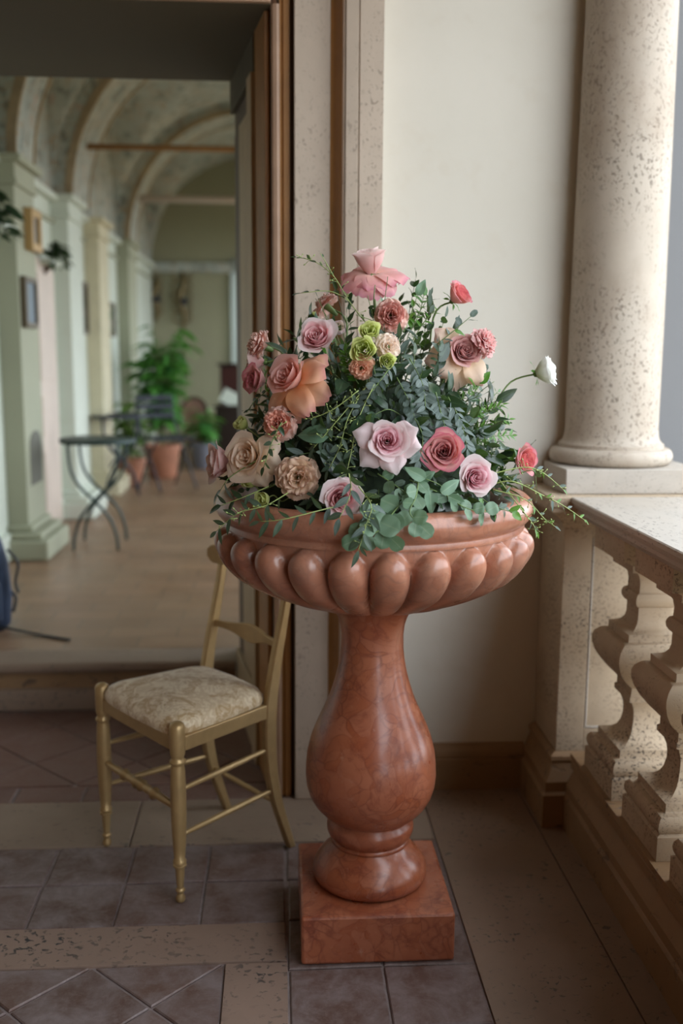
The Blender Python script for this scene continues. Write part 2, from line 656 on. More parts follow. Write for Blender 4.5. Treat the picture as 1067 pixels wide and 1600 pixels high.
# --- back wall of loggia to the right of the doorway (thick block), with lintel
wb = MB()
wb.extrude_z([(.05, 3.06), (.30, 3.06), (.30, 3.08), (1.12, 3.08), (1.12, 3.87), (-.155, 3.87), (-.02, 3.09), (.05, 3.09)], 0, 3.5)
wall_back = struct(wb.build('wall_back', M['plaster']))
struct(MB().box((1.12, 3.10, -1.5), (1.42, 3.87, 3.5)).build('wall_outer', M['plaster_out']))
struct(MB().box((-3.4, 3.06, 2.42), (-.02, 3.87, 3.5)).build('wall_over_doorway', M['pinktan']))
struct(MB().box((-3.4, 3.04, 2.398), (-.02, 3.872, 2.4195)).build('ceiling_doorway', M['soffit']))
struct(MB().box((-3.4, 3.06, 0), (-1.75, 3.87, 2.398)).build('wall_beside_doorway', M['plaster']))
struct(MB().box((-3.55, -3.6, 0), (-3.4, 3.9, 3.5)).build('wall_left', M['warm_wall']))
struct(MB().box((-3.5, -3.75, 0), (1.4, -3.6, 3.5)).build('wall_behind_camera', M['warm_wall']))
struct(MB().box((-3.5, -3.7, 3.42), (1.45, 3.9, 3.55)).build('ceiling', M['plaster_in']))
struct(MB().box((.86, -3.6, 3.12), (1.2, 3.08, 3.42)).build('wall_over_arcade', M['plaster_in']))
# lintel architrave lip
struct(MB().box((-1.78, 3.025, 2.40), (-.02, 3.06, 2.52)).build('trim_lintel', M['pinktan'], bevel=.004))

struct(MB().box((1.5, -40, -5.2), (60, 60, -5.0)).build('ground_outside', simple('garden_ground', (.26, .20, .13), .9, 0, .3, 1)))
# --- pilaster and fluted trims (vertical mouldings) right of the doorway
pl = empty('pilaster', (.11, 3.06, 0), label='pale travertine pilaster standing between the doorway and the plaster wall', cat='pilaster')
def zpoly(pts, z0, z1, name, mat, parent, off=(0, 0), bevel=0.0):
    return MB().extrude_z([(x - off[0], y - off[1]) for x, y in pts], z0, z1).build(name, mat, parent, bevel=bevel)
off = (.11, 3.06)
zpoly([(.046, 3.0595), (.046, 3.012), (.150, 3.010), (.150, 3.0595)], 0.001, 3.42, 'shaft', M['trav_pil'], pl, off, .003)
b_ = zpoly([(.1505, 3.0595), (.1505, 3.012), (.158, 3.008), (.165, 2.999), (.176, 2.978), (.181, 2.972), (.182, 3.0595)], .001, 3.42, 'side_moulding', M['umber'], pl, off)  # stone side face turned from the light, its shade given as brown
tag(b_, 'hollow side moulding with its shade put into a brown colour')
zpoly([(.1825, 3.0595), (.1825, 2.976), (.187, 2.972), (.190, 2.980), (.193, 2.970), (.226, 2.966), (.229, 2.972), (.232, 2.966), (.299, 2.964), (.299, 3.0595)], .001, 3.42, 'outer_band', M['trav_pil'], pl, off)
# --- door surround: architrave + splayed panelled jamb
tr = empty('door_surround', (0, 3.06, 0), label='brown and tan painted wooden surround lining the right side of the doorway', cat='door frame')
off = (0, 3.06)
zpoly([(-.020, 3.085), (-.020, 3.048), (-.014, 3.040), (-.003, 3.036), (.004, 3.040), (.004, 3.085)], .001, 2.40, 'architrave', M['pinktan'], tr, off)
zpoly([(.0045, 3.085), (.0045, 3.044), (.010, 3.048), (.016, 3.040), (.033, 3.040), (.034, 3.085)], .001, 3.42, 'architrave_moulding', M['umber'], tr, off)
zpoly([(.0345, 3.085), (.0345, 3.056), (.0455, 3.056), (.0455, 3.085)], .001, 3.42, 'dark_fillet', M['darkwood'], tr, off)
zpoly([(-.0205, 3.085), (-.0205, 3.056), (-.004, 3.036), (-.003, 3.085)], 2.40, 3.42, 'upper_architrave', M['pinktan'], tr, off)
# jamb plane from A (near) to B (far)
A = Vector((-.0215, 3.088, 0)); B = Vector((-.155, 3.868, 0))
jd = (B - A); JL = jd.length; jd.normalize(); jn = Vector((-jd.y, jd.x, 0))
if jn.x > 0: jn = -jn
def jamb_box(s0, s1, z0, z1, th, name, mat, base=0.0):
    ps = []
    for s_, t_ in ((s0, base), (s1, base), (s1, th), (s0, th)):
        p = A + jd * s_ + jn * t_ - Vector((0, 3.06, 0))
        ps.append((p.x, p.y))
    ps = list(reversed(ps))
    return MB().extrude_z(ps, z0, z1).build(name, mat, tr, bevel=.002)
jamb_box(0.0, JL, .001, 2.397, .004, 'jamb_board', M['darkwood'])
jamb_box(0.0, .20, .001, 2.396, .018, 'stile', M['umber'], .004)
jamb_box(.205, .30, .001, 2.28, .030, 'inner_stile', M['tan'], .004)
jamb_box(.345, .60, .26, 2.20, .016, 'panel', M['tan'], .004)
jamb_box(.60, JL - .01, .26, 2.20, .008, 'recess', M['darkwood'], .004)
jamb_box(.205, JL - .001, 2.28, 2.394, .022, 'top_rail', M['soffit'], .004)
jamb_box(.30, JL - .001, .001, .25, .020, 'bottom_rail', M['tan'], .004)

# --- skirting on the back wall
sk = [(3.085, 0), (3.060, 0), (3.060, .103), (3.064, .107), (3.060, .111), (3.060, .125), (3.066, .137), (3.072, .148), (3.074, .156), (3.085, .156)]
struct(MB().extrude_x(list(reversed(sk)), .292, .80).build('baseboard_back', M['trav_base'], auto=30))

# --- pier at the end of the balustrade, carrying the column
PX, PY = .833, 2.826
pier = empty('pier', (PX, PY, 0), label='pale stone pier with recessed panel, standing under the round column', cat='pier')
pb = MB()
def ring(offs, z, b=None):
    return [(-offs, -offs, z), (.62, -offs, z), (.62, .249, z), (-offs, .249, z)]
def stacked(prof):
    mb = MB(); vs = []
    for o_, z in prof: vs += ring(o_, z)
    fs = [(3, 2, 1, 0)]
    for q in range(len(prof) - 1):
        for i in range(4):
            j = (i + 1) % 4
            fs.append((q * 4 + i, q * 4 + j, q * 4 + 4 + j, q * 4 + 4 + i))
    q = (len(prof) - 1) * 4
    fs.append((q, q + 1, q + 2, q + 3))
    return mb.add(vs, fs)
stacked([(.045, .001), (.045, .103), (.040, .107), (.036, .112), (.036, .142), (.030, .148), (.022, .165), (.014, .190), (.012, .197), (.018, .201), (.018, .216), (.004, .226), (0, .226)]).build('base', M['trav_base'], pier, auto=30, bevel=.0015)
# shaft with sunk panel on the front
sb = MB()
sb.box((0, 0.008, .226), (.60, .249, .915))
sb.box((0, 0, .226), (.085, .010, .915)); sb.box((.085, 0, .226), (.60, .010, .295)); sb.box((.085, 0, .885), (.60, .010, .915)); sb.box((.42, 0, .295), (.60, .010, .885))
sb.build('shaft', M['trav_bal'], pier, bevel=.002)
fr = MB(); fr.box((.087, .0012, .297), (.094, .0085, .885)); fr.box((.094, .0012, .297), (.42, .0085, .303))
fr.build('panel_bead', M['trav_rail'], pier, bevel=.002)
stacked([(0, .915), (.006, .920), (.010, .930), (.020, .945), (.036, .957), (.048, .966), (.052, .970), (.052, .982), (.060, .986), (.062, .992), (.062, 1.012), (.058, 1.015)]).build('cap', M['trav_bal'], pier, auto=30)

# --- balustrade: curb, balusters, rail
bal = empty('balustrade', (1.0, 2.826, 0), label='weathered travertine balustrade running along the right side of the loggia', cat='balustrade')
BY = 2.826
cu = [(.852, .001), (.852, .100), (.857, .104), (.853, .108), (.857, .112), (.857, .140), (.862, .150), (.870, .166), (.878, .184), (.873, .188), (.869, .192), (.869, .216), (.873, .220), (.866, .224), (.866, .240), (1.20, .240), (1.20, .001)]
MB().extrude_y([(x - 1.0, z) for x, z in cu], -6.3, -.0465).build('curb', M['trav_base'], bal, auto=25)
# the upper face of the curb, and the rail
ra = [(.880, .946), (.872, .950), (.866, .957), (.858, .966), (.850, .970), (.850, .980), (.842, .984), (.838, .990), (.836, .996), (.830, 1.000), (.830, 1.012), (.833, 1.015), (1.25, 1.015), (1.25, .985), (1.20, .946)]
MB().extrude_y([(x - 1.0, z) for x, z in ra], -6.3, -.0635).build('rail', M['trav_rail'], bal, auto=25)
BP = [(.12, .241), (.12, .300), (.112, .305), (.116, .312), (.1185, .323), (.116, .336), (.109, .346), (.095, .349), (.093, .352), (.093, .371), (.080, .374), (.065, .381), (.054, .392), (.047, .407), (.0425, .43), (.042, .45), (.044, .466), (.050, .482), (.055, .492), (.063, .494), (.063, .508), (.058, .512), (.058, .532), (.066, .540), (.080, .553), (.097, .573), (.110, .595), (.1165, .618), (.1165, .634), (.111, .649), (.099, .661), (.092, .665), (.083, .667), (.082, .670), (.082, .687), (.070, .690), (.057, .697), (.049, .708), (.046, .722), (.0455, .752), (.052, .755), (.057, .763), (.0585, .773), (.057, .781), (.052, .789), (.046, .792), (.045, .815), (.048, .832), (.056, .845), (.066, .852), (.079, .854), (.079, .872), (.100, .884), (.12, .888), (.12, .946)]
bm0 = None
BALY = [2.57 - .32 * i for i in range(7)]
for i, y in enumerate(BALY):
    if bm0 is None:
        bm0 = MB().square(BP, (0, 0)).build('baluster', M['trav_bal'], bal, auto=28)
        bm0.location = (0, y - BY, 0)
    else:
        o = bm0.copy(); COL.objects.link(o); o.parent = bal; o.location = (0, y - BY, 0)
        KIDS['balustrade'].append(o)

# --- column on its block
cl = empty('column', (1.02, 3.01, 1.015), label='round travertine column with torus base standing on the end of the balustrade', cat='column')
MB().box((-.191, -.19, .0005), (.22, .066, .073)).build('plinth_block', M['trav_rail'], cl, bevel=.003)
t_ = [(.172, .0735)] + [(.165 + .020 * math.cos(a), .098 + .0245 * math.sin(a)) for a in [R(x) for x in range(-80, 81, 16)]] + [(.160, .1225), (.158, .124), (.158, .134), (.152, .137), (.145, .146), (.141, .160), (.139, .18), (.1385, .5), (.134, 1.0), (.130, 1.40), (.127, 1.8), (.126, 1.9)]
MB().lathe(t_, 64).build('shaft', M['trav_col'], cl, auto=35)
MB().lathe([(.126, 1.9), (.14, 1.91), (.14, 1.93), (.13, 1.94), (.13, 1.99), (.17, 2.03), (.17, 2.05), (.19, 2.05), (.19, 2.104)], 48).build('capital', M['trav_col'], cl, auto=35)

# ================================================================== CORRIDOR
FZ = .20
# threshold step
st = empty('threshold_step', (-.9, 3.85, 0), label='worn stone step with rounded nosing across the doorway', cat='step')
MB().extrude_x(list(reversed([(.02, .001), (.004, .001), (-.008, .01), (-.010, .05), (-.004, .088), (.004, .093), (.02, .093), (.15, .093), (.15, .001)])), -.85, .722).build('riser_base', M['trav_pale'], st, auto=30)
MB().box((-.85, .012, .0935), (.722, .15, .160)).build('riser', M['trav_base'], st)
nz = [(.16, .161), (-.004, .161)] + [(-.006 - .016 * math.cos(a), .182 + .021 * math.sin(a)) for a in [R(x) for x in range(-75, 76, 15)]] + [(.0, .205), (.16, .205)]
MB().extrude_x(nz, -.85, .722).build('nosing', M['trav_pale'], st, auto=30)
struct(MB().box((-4.5, 4.011, .05), (1.35, 13.6, FZ)).build('floor_corridor', M['cotto']))
struct(MB().box((-4.5, 3.87, 0), (-1.75, 4.01, 2.9)).build('wall_corridor_front', M['green_wall']))
struct(MB().box((-.15, 3.875, 0), (1.3, 4.01, 3.9)).build('wall_corridor_near', M['green_wall']))
struct(MB().box((-4.5, 3.875, 2.47), (1.3, 4.01, 3.9)).build('wall_corridor_over_door', M['green_wall']))
XL, XR, SPR = -1.60, 1.10, 2.50
XC = (XL + XR) / 2 + .0
wl = MB()
# left wall with an opening near the camera side (y 4.0-5.2), niche door further on
wl.box((XL - .25, 4.012, FZ), (XL, 13.4, SPR))
struct(wl.build('wall_left_corridor', M['green_wall']))
# right wall with windows
wr = MB()
wr.box((XR, 4.01, FZ), (XR + .22, 4.7, 3.9)); wr.box((XR, 4.7, FZ), (XR + .22, 13.4, .55)); wr.box((XR, 4.7, 2.8), (XR + .22, 13.4, 3.9))
wins = ((4.7, 7.7), (9.0, 12.3))
wr.box((XR, 7.7, .55), (XR + .22, 9.0, 2.8)); wr.box((XR, 12.3, .55), (XR + .22, 13.4, 2.8))
struct(wr.build('wall_right_corridor', M['green_wall']))
# window mullions
for n_, (a, b) in enumerate(wins):
    mb = MB()
    for t in (0, .5, 1):
        yy = a + (b - a) * t
        mb.box((XR + .08, yy - .03, .55), (XR + .13, yy + .03, 2.8))
    mb.box((XR + .08, a, .55), (XR + .13, b, .61)); mb.box((XR + .08, a, 2.74), (XR + .13, b, 2.8)); mb.box((XR + .085, a, 1.88), (XR + .125, b, 1.92))
    struct(mb.build('window_%d' % (n_ + 1), M['green_wall']))
# end wall with window
WX0, WX1, WZ0, WZ1 = -.61, -.15, 1.15, 2.5
we = MB()
YE = 13.0
we.box((XL, YE, FZ), (WX0, YE + .25, 3.95)); we.box((WX1, YE, FZ), (XR, YE + .25, 3.95)); we.box((WX0, YE, FZ), (WX1, YE + .25, WZ0)); we.box((WX0, YE, WZ1), (WX1, YE + .25, 3.95))
M['end_wall'] = plaster('end_wall_paint', (.31, .31, .21), (.28, .275, .19), (.34, .32, .2))
struct(we.build('wall_end', M['end_wall']))
mb = MB(); mb.box((WX0, YE + .1, WZ0), (WX0 + .05, YE + .14, WZ1)); mb.box((WX1 - .05, YE + .1, WZ0), (WX1, YE + .14, WZ1)); mb.box((WX0, YE + .1, WZ0), (WX1, YE + .14, WZ0 + .05)); mb.box((WX0, YE + .1, WZ1 - .05), (WX1, YE + .14, WZ1)); mb.box((-.45, YE + .1, WZ0), (-.41, YE + .14, WZ1))
struct(mb.build('window_3', M['green_wall']))
# fresco
k = NT('fresco')
co = k.coord(True)
c = k.mix(k.ramp(k.noise(co, 2.2, 6), [(.35, 0), (.65, 1)]), (.36, .40, .37), (.52, .53, .46))
c = k.mix(k.ramp(k.noise(co, 9, 5, .7), [(.53, 0), (.62, .8)]), c, (.15, .17, .14))
c = k.mix(k.ramp(k.noise(k.coord(True, (1.3, 1.1, 1.2)), 4, 4, .6, 1.5), [(.49, 0), (.50, .7), (.515, .7), (.525, 0)]), c, (.45, .28, .13))
c = k.mix(k.ramp(k.noise(k.coord(True, (1, 1.7, 1)), 6, 4), [(.62, 0), (.7, .5)]), c, (.52, .30, .22))
k.col(c); k.rough(.85)
M['fresco'] = k.m
M['ochre'] = simple('ochre_band', (.38, .29, .18), .8, 0, .2, 8)
M['cream'] = simple('cream_paint', (.66, .60, .42), .7, 0, .08, 6)
# groin vaults
RV = 1.32


def vault(y0, y1, name):
    nx, ny = 40, 26
    yc, hl = (y0 + y1) / 2, (y1 - y0) / 2
    vs, fs = [], []
    for i in range(nx + 1):
        a = PI * i / nx
        x = XC - (XR - XL) / 2 * math.cos(a)
        for j in range(ny + 1):
            b = PI * j / ny
            y = yc - hl * math.cos(b)
            z1 = SPR + RV * math.sqrt(max(0, 1 - ((x - XC) / ((XR - XL) / 2)) ** 2))
            z2 = SPR + .92 * RV * math.sqrt(max(0, 1 - ((y - yc) / hl) ** 2))
            vs.append((x, y, max(z1, z2)))
    for i in range(nx):
        for j in range(ny):
            q = i * (ny + 1) + j
            fs.append((q, q + 1, q + ny + 2, q + ny + 1))
    struct(MB().add(vs, fs).build(name, M['fresco'], auto=25))


for n_, (a, b) in enumerate(((4.01, 5.9), (6.35, 7.45), (8.1, 10.2), (10.75, 13.0))):
    vault(a, b, 'ceiling_vault_%d' % (n_ + 1))
    # lunette wall above left wall
    struct(MB().box((XL - .2, a - .2, SPR), (XL - .0, b + .2, 3.9)).build('wall_lunette_%d' % (n_ + 1), M['fresco']))
struct(MB().box((-4.5, 4.01, 3.95), (XR + .2, 13.3, 4.05)).build('ceiling_corridor', M['fresco']))


def arch(y0, y1, n_):
    r1 = (XR - XL) / 2 - .13
    vs, fs = [], []
    N = 40
    for i in range(N + 1):
        a = PI * i / N
        xi, zi = XC - r1 * math.cos(a), SPR + (RV - .10) * math.sin(a)
        xo, zo = XC - ((XR - XL) / 2 + .1) * math.cos(a), SPR + (RV + .14) * math.sin(a)
        vs += [(xi, y0, zi), (xi, y1, zi), (xo, y1, zo), (xo, y0, zo)]
    for i in range(N):
        q = i * 4
        for s_ in range(4):
            t = (s_ + 1) % 4
            fs.append((q + s_, q + t, q + 4 + t, q + 4 + s_))
    root = struct(MB().add(vs, fs).build('trim_arch_%d' % n_, M['fresco'], auto=30))
    # ochre painted raised borders
    for yy, s_ in ((y0, -1), (y1, 1)):
        vs, fs = [], []
        for i in range(N + 1):
            a = PI * i / N
            for rr in (-.012, .045):
                x, z = XC - (r1 + rr) * math.cos(a), SPR + (RV - .10 + rr) * math.sin(a)
                vs += [(x, yy + s_ * .006, z), (x, yy - s_ * .02, z)]
        for i in range(N):
            q = i * 4
            for u_, v_ in ((0, 1), (1, 3), (3, 2), (2, 0)):
                fs.append((q + u_, q + v_, q + 4 + v_, q + 4 + u_))
        MB().add(vs, fs).build('border', M['ochre'], root, auto=30)


def wall_pier(y0, y1, n_, mat, base=True):
    e = struct(MB().box((XL, y0, FZ + .001), (XL + .12, y1, SPR - .16)).build('trim_pier_%d' % n_, mat, bevel=.004))
    f = MB().box((XL, y0 - .02, SPR - .16), (XL + .14, y1 + .02, SPR - .13)); f.box((XL, y0 - .01, SPR - .13), (XL + .13, y1 + .01, SPR - .04)); f.box((XL, y0 - .05, SPR - .04), (XL + .17, y1 + .05, SPR))
    f.build('capital', mat, e, bevel=.005)
    g = MB()
    g.box((XL, y0 - .10, FZ + .001), (XL + .25, y1 + .04, FZ + .12)); g.box((XL, y0 - .07, FZ + .12), (XL + .21, y1 + .03, FZ + .16)); g.box((XL, y0 - .03, FZ + .16), (XL + .15, y1 + .01, FZ + .20))
    g.build('base', mat, e, bevel=.012)


arch(5.9, 6.35, 1); arch(7.45, 8.1, 2); arch(10.2, 10.75, 3)
wall_pier(5.9, 6.35, 1, M['olive_wall'])
wall_pier(7.35, 7.8, 2, M['green_wall'])
wall_pier(8.55, 9.0, 3, M['cream'])
wall_pier(10.2, 10.75, 4, M['olive_wall'])
struct(MB().box((XL, 4.012, SPR - .05), (XL + .06, 13.0, SPR)).build('trim_cornice', M['green_wall'], bevel=.01))
struct(MB().box((XL, 4.012, SPR - .20), (XL + .03, 13.0, SPR - .17)).build('trim_cornice_lower', M['olive_wall'], bevel=.006))
struct(MB().box((XL + .001, 12.93, SPR - .1), (XR, 13.0, SPR + .02)).build('trim_end_cornice', M['fresco'], bevel=.01))
struct(MB().extrude_z([(XL, 4.012), (XL + .03, 4.012), (XL + .03, 13.0), (XL, 13.0)], FZ, FZ + .16).build('baseboard_left_corridor', M['green_wall'], bevel=.004))
# tie rods
for y, zz, c_, lab in ((7.75, 2.90, M['umber'], 'dark iron tie rod across the nearer painted arch'), (10.45, 2.925, simple('rosy_rod', (.60, .48, .40)), 'pale pinkish tie rod across the farther painted arch')):
    mb = MB().tube([(-1.35, 0, 0), (1.35, 0, 0)], .022 if y < 9 else .036, 10)
    o = mb.build('tie_rod', c_, smooth=True); o.location = (XC, y, zz); tag(o, lab, 'tie rod')
# lunette on end wall (ochre arch)
# door in the left wall with pinkish leaf
dr = struct(MB().box((XL - .0, 6.62, FZ), (XL + .035, 7.22, 2.02)).build('door_1', simple('pink_door_paint', (.66, .55, .47), .5, 0, .1, 3), bevel=.004))
for z0, z1 in ((.32, .75), (.85, 1.12), (1.22, 1.92)):
    MB().box((XL + .035, 6.70, z0), (XL + .045, 7.14, z1)).build('panel', bpy.data.materials['pink_door_paint'], dr, bevel=.004)
# flat arch on pier 1, a niche's shade given as dark colour
nm = MB()
prof = [(6.0, .62), (6.28, .62), (6.28, .86)] + [(6.14 + .14 * math.cos(a), .86 + .08 * math.sin(a)) for a in [R(x) for x in range(15, 180, 15)]] + [(6.0, .86)]
nm.extrude_x(prof, XL + .1205, XL + .124)
tag(nm.build('niche_patch', simple('niche_grey', (.16, .16, .13), .8)), 'flat grey arch standing for a shaded niche low on the first corridor pier', 'flat_niche')

# ================================================================== URN
UX, UY = .222, 2.317
urn = empty('urn', (UX, UY, 0), label='red marble urn with gadrooned bowl on a baluster stem and square plinth', cat='urn')
MB().box((-.176, -.184, .001), (.186, .178, .122)).build('plinth', M['marble'], urn, bevel=.007)
sp_ = [(.10, .1225), (.128, .123), (.138, .130), (.1425, .142), (.1415, .156), (.134, .172), (.122, .188), (.108, .202), (.098, .212), (.094, .219), (.097, .222), (.097, .228), (.094, .231), (.0965, .236), (.1035, .243), (.107, .253), (.1075, .264), (.105, .274), (.099, .281), (.0985, .286), (.106, .292), (.122, .304), (.138, .322), (.151, .345), (.158, .370), (.1605, .395), (.1595, .425), (.156, .455), (.149, .485), (.138, .515), (.125, .545), (.112, .572), (.101, .60), (.0915, .63), (.084, .66), (.0785, .69), (.0755, .72), (.0750, .75), (.078, .775), (.0845, .795), (.094, .812), (.106, .826), (.106, .838)]
MB().lathe(sp_, 72).build('stem', M['marble'], urn, auto=50)
# bowl with 24 gadroons
NG, SEG = 24, 24
nb = NG * SEG
vs, fs = [], []
prof = []
NZ = 44
for q in range(NZ + 1):
    t = q / NZ
    z = .832 + t * (1.022 - .832)
    # body radius (valley between gadroons)
    ph = t * PI / 2
    r = .108 + (.344 - .108) * math.sin(ph) ** .56
    prof.append((r, z, t))
TH0 = R(-90 + .6)
for i in range(nb):
    a = 2 * PI * i / nb
    d = ((i % SEG) / SEG - .5) * 2
    for r, z, t in prof:
        # lobe: rounded at the top, narrowing downwards
        top = .965
        if t < top:
            half = min(1.0, math.sqrt(max(0, 1 - (max(0, t - .66) / (top - .66)) ** 2)))
            amp = .046 * (.15 + .85 * min(1, t / .42))
            wz = max(0, t - .50) / (top - .50)
            bmp = amp * math.sqrt(max(0, 1 - abs(d) ** 2.2 - wz ** 2.8))
        else:
            bmp = 0
        # push normal to the surface: out and down
        nx_, nz_ = (math.sin(min(1, t + .12) * PI / 2)), -math.cos(min(1, t + .12) * PI / 2)
        rr = r + bmp * nx_
        zz = z + bmp * nz_ * .35
        vs.append((rr * math.cos(a + TH0 + R(7.5)), rr * math.sin(a + TH0 + R(7.5)), zz))
K = NZ + 1
for i in range(nb):
    j = (i + 1) % nb
    for q in range(NZ):
        fs.append((i * K + q, j * K + q, j * K + q + 1, i * K + q + 1))
MB().add(vs, fs).build('bowl', M['marble_weathered'], urn, smooth=True)
rp = [(.350, 1.020), (.3525, 1.026), (.3490, 1.032), (.3500, 1.036), (.358, 1.040), (.366, 1.050), (.3705, 1.062), (.3705, 1.074), (.366, 1.086), (.357, 1.094), (.345, 1.098), (.330, 1.096), (.316, 1.088), (.308, 1.075), (.300, 1.05), (.27, .99), (.20, .93), (.05, .90)]
MB().lathe(rp, 96, cap=False).build('rim', M['marble_weathered'], urn, auto=60)
# added dark core that closes the gaps between the stems
ms_ = MB()
vs, fs = [], []
na, nr = 48, 14
for j in range(nr + 1):
    el = PI / 2 * j / nr
    for i in range(na):
        a = 2 * PI * i / na
        rr = (.25 * math.cos(el) ** .8 + .02)
        h = .30 * math.sin(el)
        p = Vector((rr * math.cos(a), rr * math.sin(a), 1.055 + h - .0))
        p *= 1
        nn = noise.noise(p * 14) * .02
        vs.append((p.x * (1 + nn * 2), p.y * (1 + nn * 2), p.z + nn))
for j in range(nr):
    for i in range(na):
        l_ = (i + 1) % na
        fs.append((j * na + i, j * na + l_, (j + 1) * na + l_, (j + 1) * na + i))
mo = ms_.add(vs, fs).build('filler_core', M['dark_filling'], smooth=True)
mo.location = (UX, UY, 0)
tag(mo, 'added dark core filling the urn bowl beneath the foliage', 'dark_filling')
# ================================================================== CHAIR (local x = across the front, y = towards the back)
CB = Vector((.789, .613, 0))
CU = Vector((-.613, .789, 0))
chair = empty('dining_chair', (-.383, 2.582, 0), math.atan2(CU.y, CU.x) + PI, label='gold painted wooden chair with cream damask seat beside the urn', cat='chair')
# after the rotation local +x points to the near front foot (-CU), local +y must be +CB
# local x axis = -CU direction ; local y axis = rot90(x)
XA = -CU
YA = Vector((-XA.y, XA.x, 0))
SY = 1 if YA.dot(CB) > 0 else -1
def cy(y): return y * SY
def leg_front(x):
    p = [(.0095, .002), (.012, .006), (.0125, .014), (.009, .022), (.0085, .028), (.0125, .032), (.0125, .036), (.0085, .040), (.0105, .06), (.0125, .095), (.013, .098), (.0175, .101), (.0175, .106), (.0135, .109), (.0175, .112), (.0175, .117), (.014, .121), (.0165, .15), (.019, .20), (.0205, .26), (.020, .32), (.0185, .365), (.0165, .376), (.0165, .380), (.021, .384), (.021, .390), (.0165, .394), (.0165, .400), (.0185, .404), (.0195, .41), (.0205, .45), (.0205, .478), (.018, .486), (.012, .491), (.004, .493)]
    return MB().lathe(p, 20, (x, cy(0)))
for x in (.197, -.197):
    leg_front(x).build('front_leg', M['gold'], chair, auto=50)
def swept(path, wx, wy):
    # rectangular section with rounded edges along path of (x,y,z)
    vs, fs = [], []
    n = 8
    for i, (x, y, z) in enumerate(path):
        a = wx[i] if isinstance(wx, list) else wx
        b = wy[i] if isinstance(wy, list) else wy
        c = .35 * min(a, b)
        sec = [(-a + c, -b), (a - c, -b), (a, -b + c), (a, b - c), (a - c, b), (-a + c, b), (-a, b - c), (-a, -b + c)]
        vs += [(x + u_, cy(y + v_), z) for u_, v_ in sec]
    for i in range(len(path) - 1):
        for k_ in range(n):
            l_ = (k_ + 1) % n
            fs.append((i * n + k_, i * n + l_, (i + 1) * n + l_, (i + 1) * n + k_))
    fs.append(tuple(reversed(range(n)))); fs.append(tuple((len(path) - 1) * n + k_ for k_ in range(n)))
    return MB().add(vs, fs)
bp = [(.402, .002), (.375, .08), (.350, .16), (.334, .24), (.327, .33), (.329, .43), (.338, .50), (.353, .58), (.371, .66), (.388, .74), (.398, .80), (.40, .835)]
pth = smooth_path([Vector((0, y, z)) for y, z in bp], 4)
for x0, s_ in ((.152, 1), (-.168, -1)):
    path = [(x0, p.y, p.z) for p in pth]
    ww = [.0125 if p.z < .44 else .0115 for p in pth]
    wyy = [.012 + .008 * math.sin(min(1, p.z / .45) * PI / 2) if p.z < .45 else .020 - .008 * min(1, (p.z - .45) / .3) for p in pth]
    swept(path, ww, wyy).build('back_leg', M['gold'], chair, auto=40)
# seat rails
mb = MB()
def rail(p, q, z0, z1, th):
    p, q = Vector((p[0], cy(p[1]), 0)), Vector((q[0], cy(q[1]), 0))
    d = (q - p).normalized(); nn = Vector((-d.y, d.x, 0)) * th
    return MB().add([(p - nn).to_tuple()[:2] + (z0,), (q - nn).to_tuple()[:2] + (z0,), (q + nn).to_tuple()[:2] + (z0,), (p + nn).to_tuple()[:2] + (z0,),
                     (p - nn).to_tuple()[:2] + (z1,), (q - nn).to_tuple()[:2] + (z1,), (q + nn).to_tuple()[:2] + (z1,), (p + nn).to_tuple()[:2] + (z1,)],
                    [(3, 2, 1, 0), (4, 5, 6, 7), (0, 1, 5, 4), (1, 2, 6, 5), (2, 3, 7, 6), (3, 0, 4, 7)])
for p, q in (((.180, 0), (-.180, 0)), ((.197, .018), (.153, .312)), ((-.197, .018), (-.169, .312)), ((.142, .328), (-.158, .328))):
    rail(p, q, .412, .452, .009).build('seat_rail', M['gold'], chair, bevel=.003)
# cushion
N = 22
vs, fs = [], []
top, bot = {}, {}
def outline(a):
    # superellipse trapezoid
    c, s_ = math.cos(a), math.sin(a)
    e = .24
    u_ = math.copysign(abs(c) ** e, c); v_ = math.copysign(abs(s_) ** e, s_)
    y = .157 + .166 * v_ + (-.010 if v_ < 0 else .012) * (1 - u_ * u_)
    t_y = (y + .004) / .324
    hw = (.195 - .035 * t_y) + .006 * (1 - v_ * v_)
    # notch for back posts
    return u_ * hw - .008 * t_y, y
MZ = 64
rings = [(1.0, .4525), (1.012, .462), (1.005, .474), (.96, .486), (.88, .495), (.75, .504), (.55, .512), (.32, .517), (.12, .519)]
cen = (-.004, .158)
for f_, z in rings:
    for i in range(MZ):
        x, y = outline(2 * PI * i / MZ)
        # corners cut around front posts
        px_, py_ = cen[0] + (x - cen[0]) * f_, cen[1] + (y - cen[1]) * f_
        dz = .003 * noise.noise(Vector((px_ * 9, py_ * 9, 0)))
        for lx in (.197, -.197):
            dd = math.hypot(px_ - lx, py_)
            if dd < .026:
                k_ = .026 / max(dd, .002)
                px_, py_ = lx + (px_ - lx) * k_, py_ * k_
                px_ = math.copysign(min(abs(px_), .182), px_)
        vs.append((px_, cy(py_), z + dz))
for q in range(len(rings) - 1):
    for i in range(MZ):
        j = (i + 1) % MZ
        f4 = (q * MZ + i, q * MZ + j, (q + 1) * MZ + j, (q + 1) * MZ + i)
        fs.append(f4 if SY > 0 else tuple(reversed(f4)))
fs.append(tuple((len(rings) - 1) * MZ + i for i in range(MZ)))
MB().add(vs, fs).build('seat', M['damask'], chair, smooth=True)
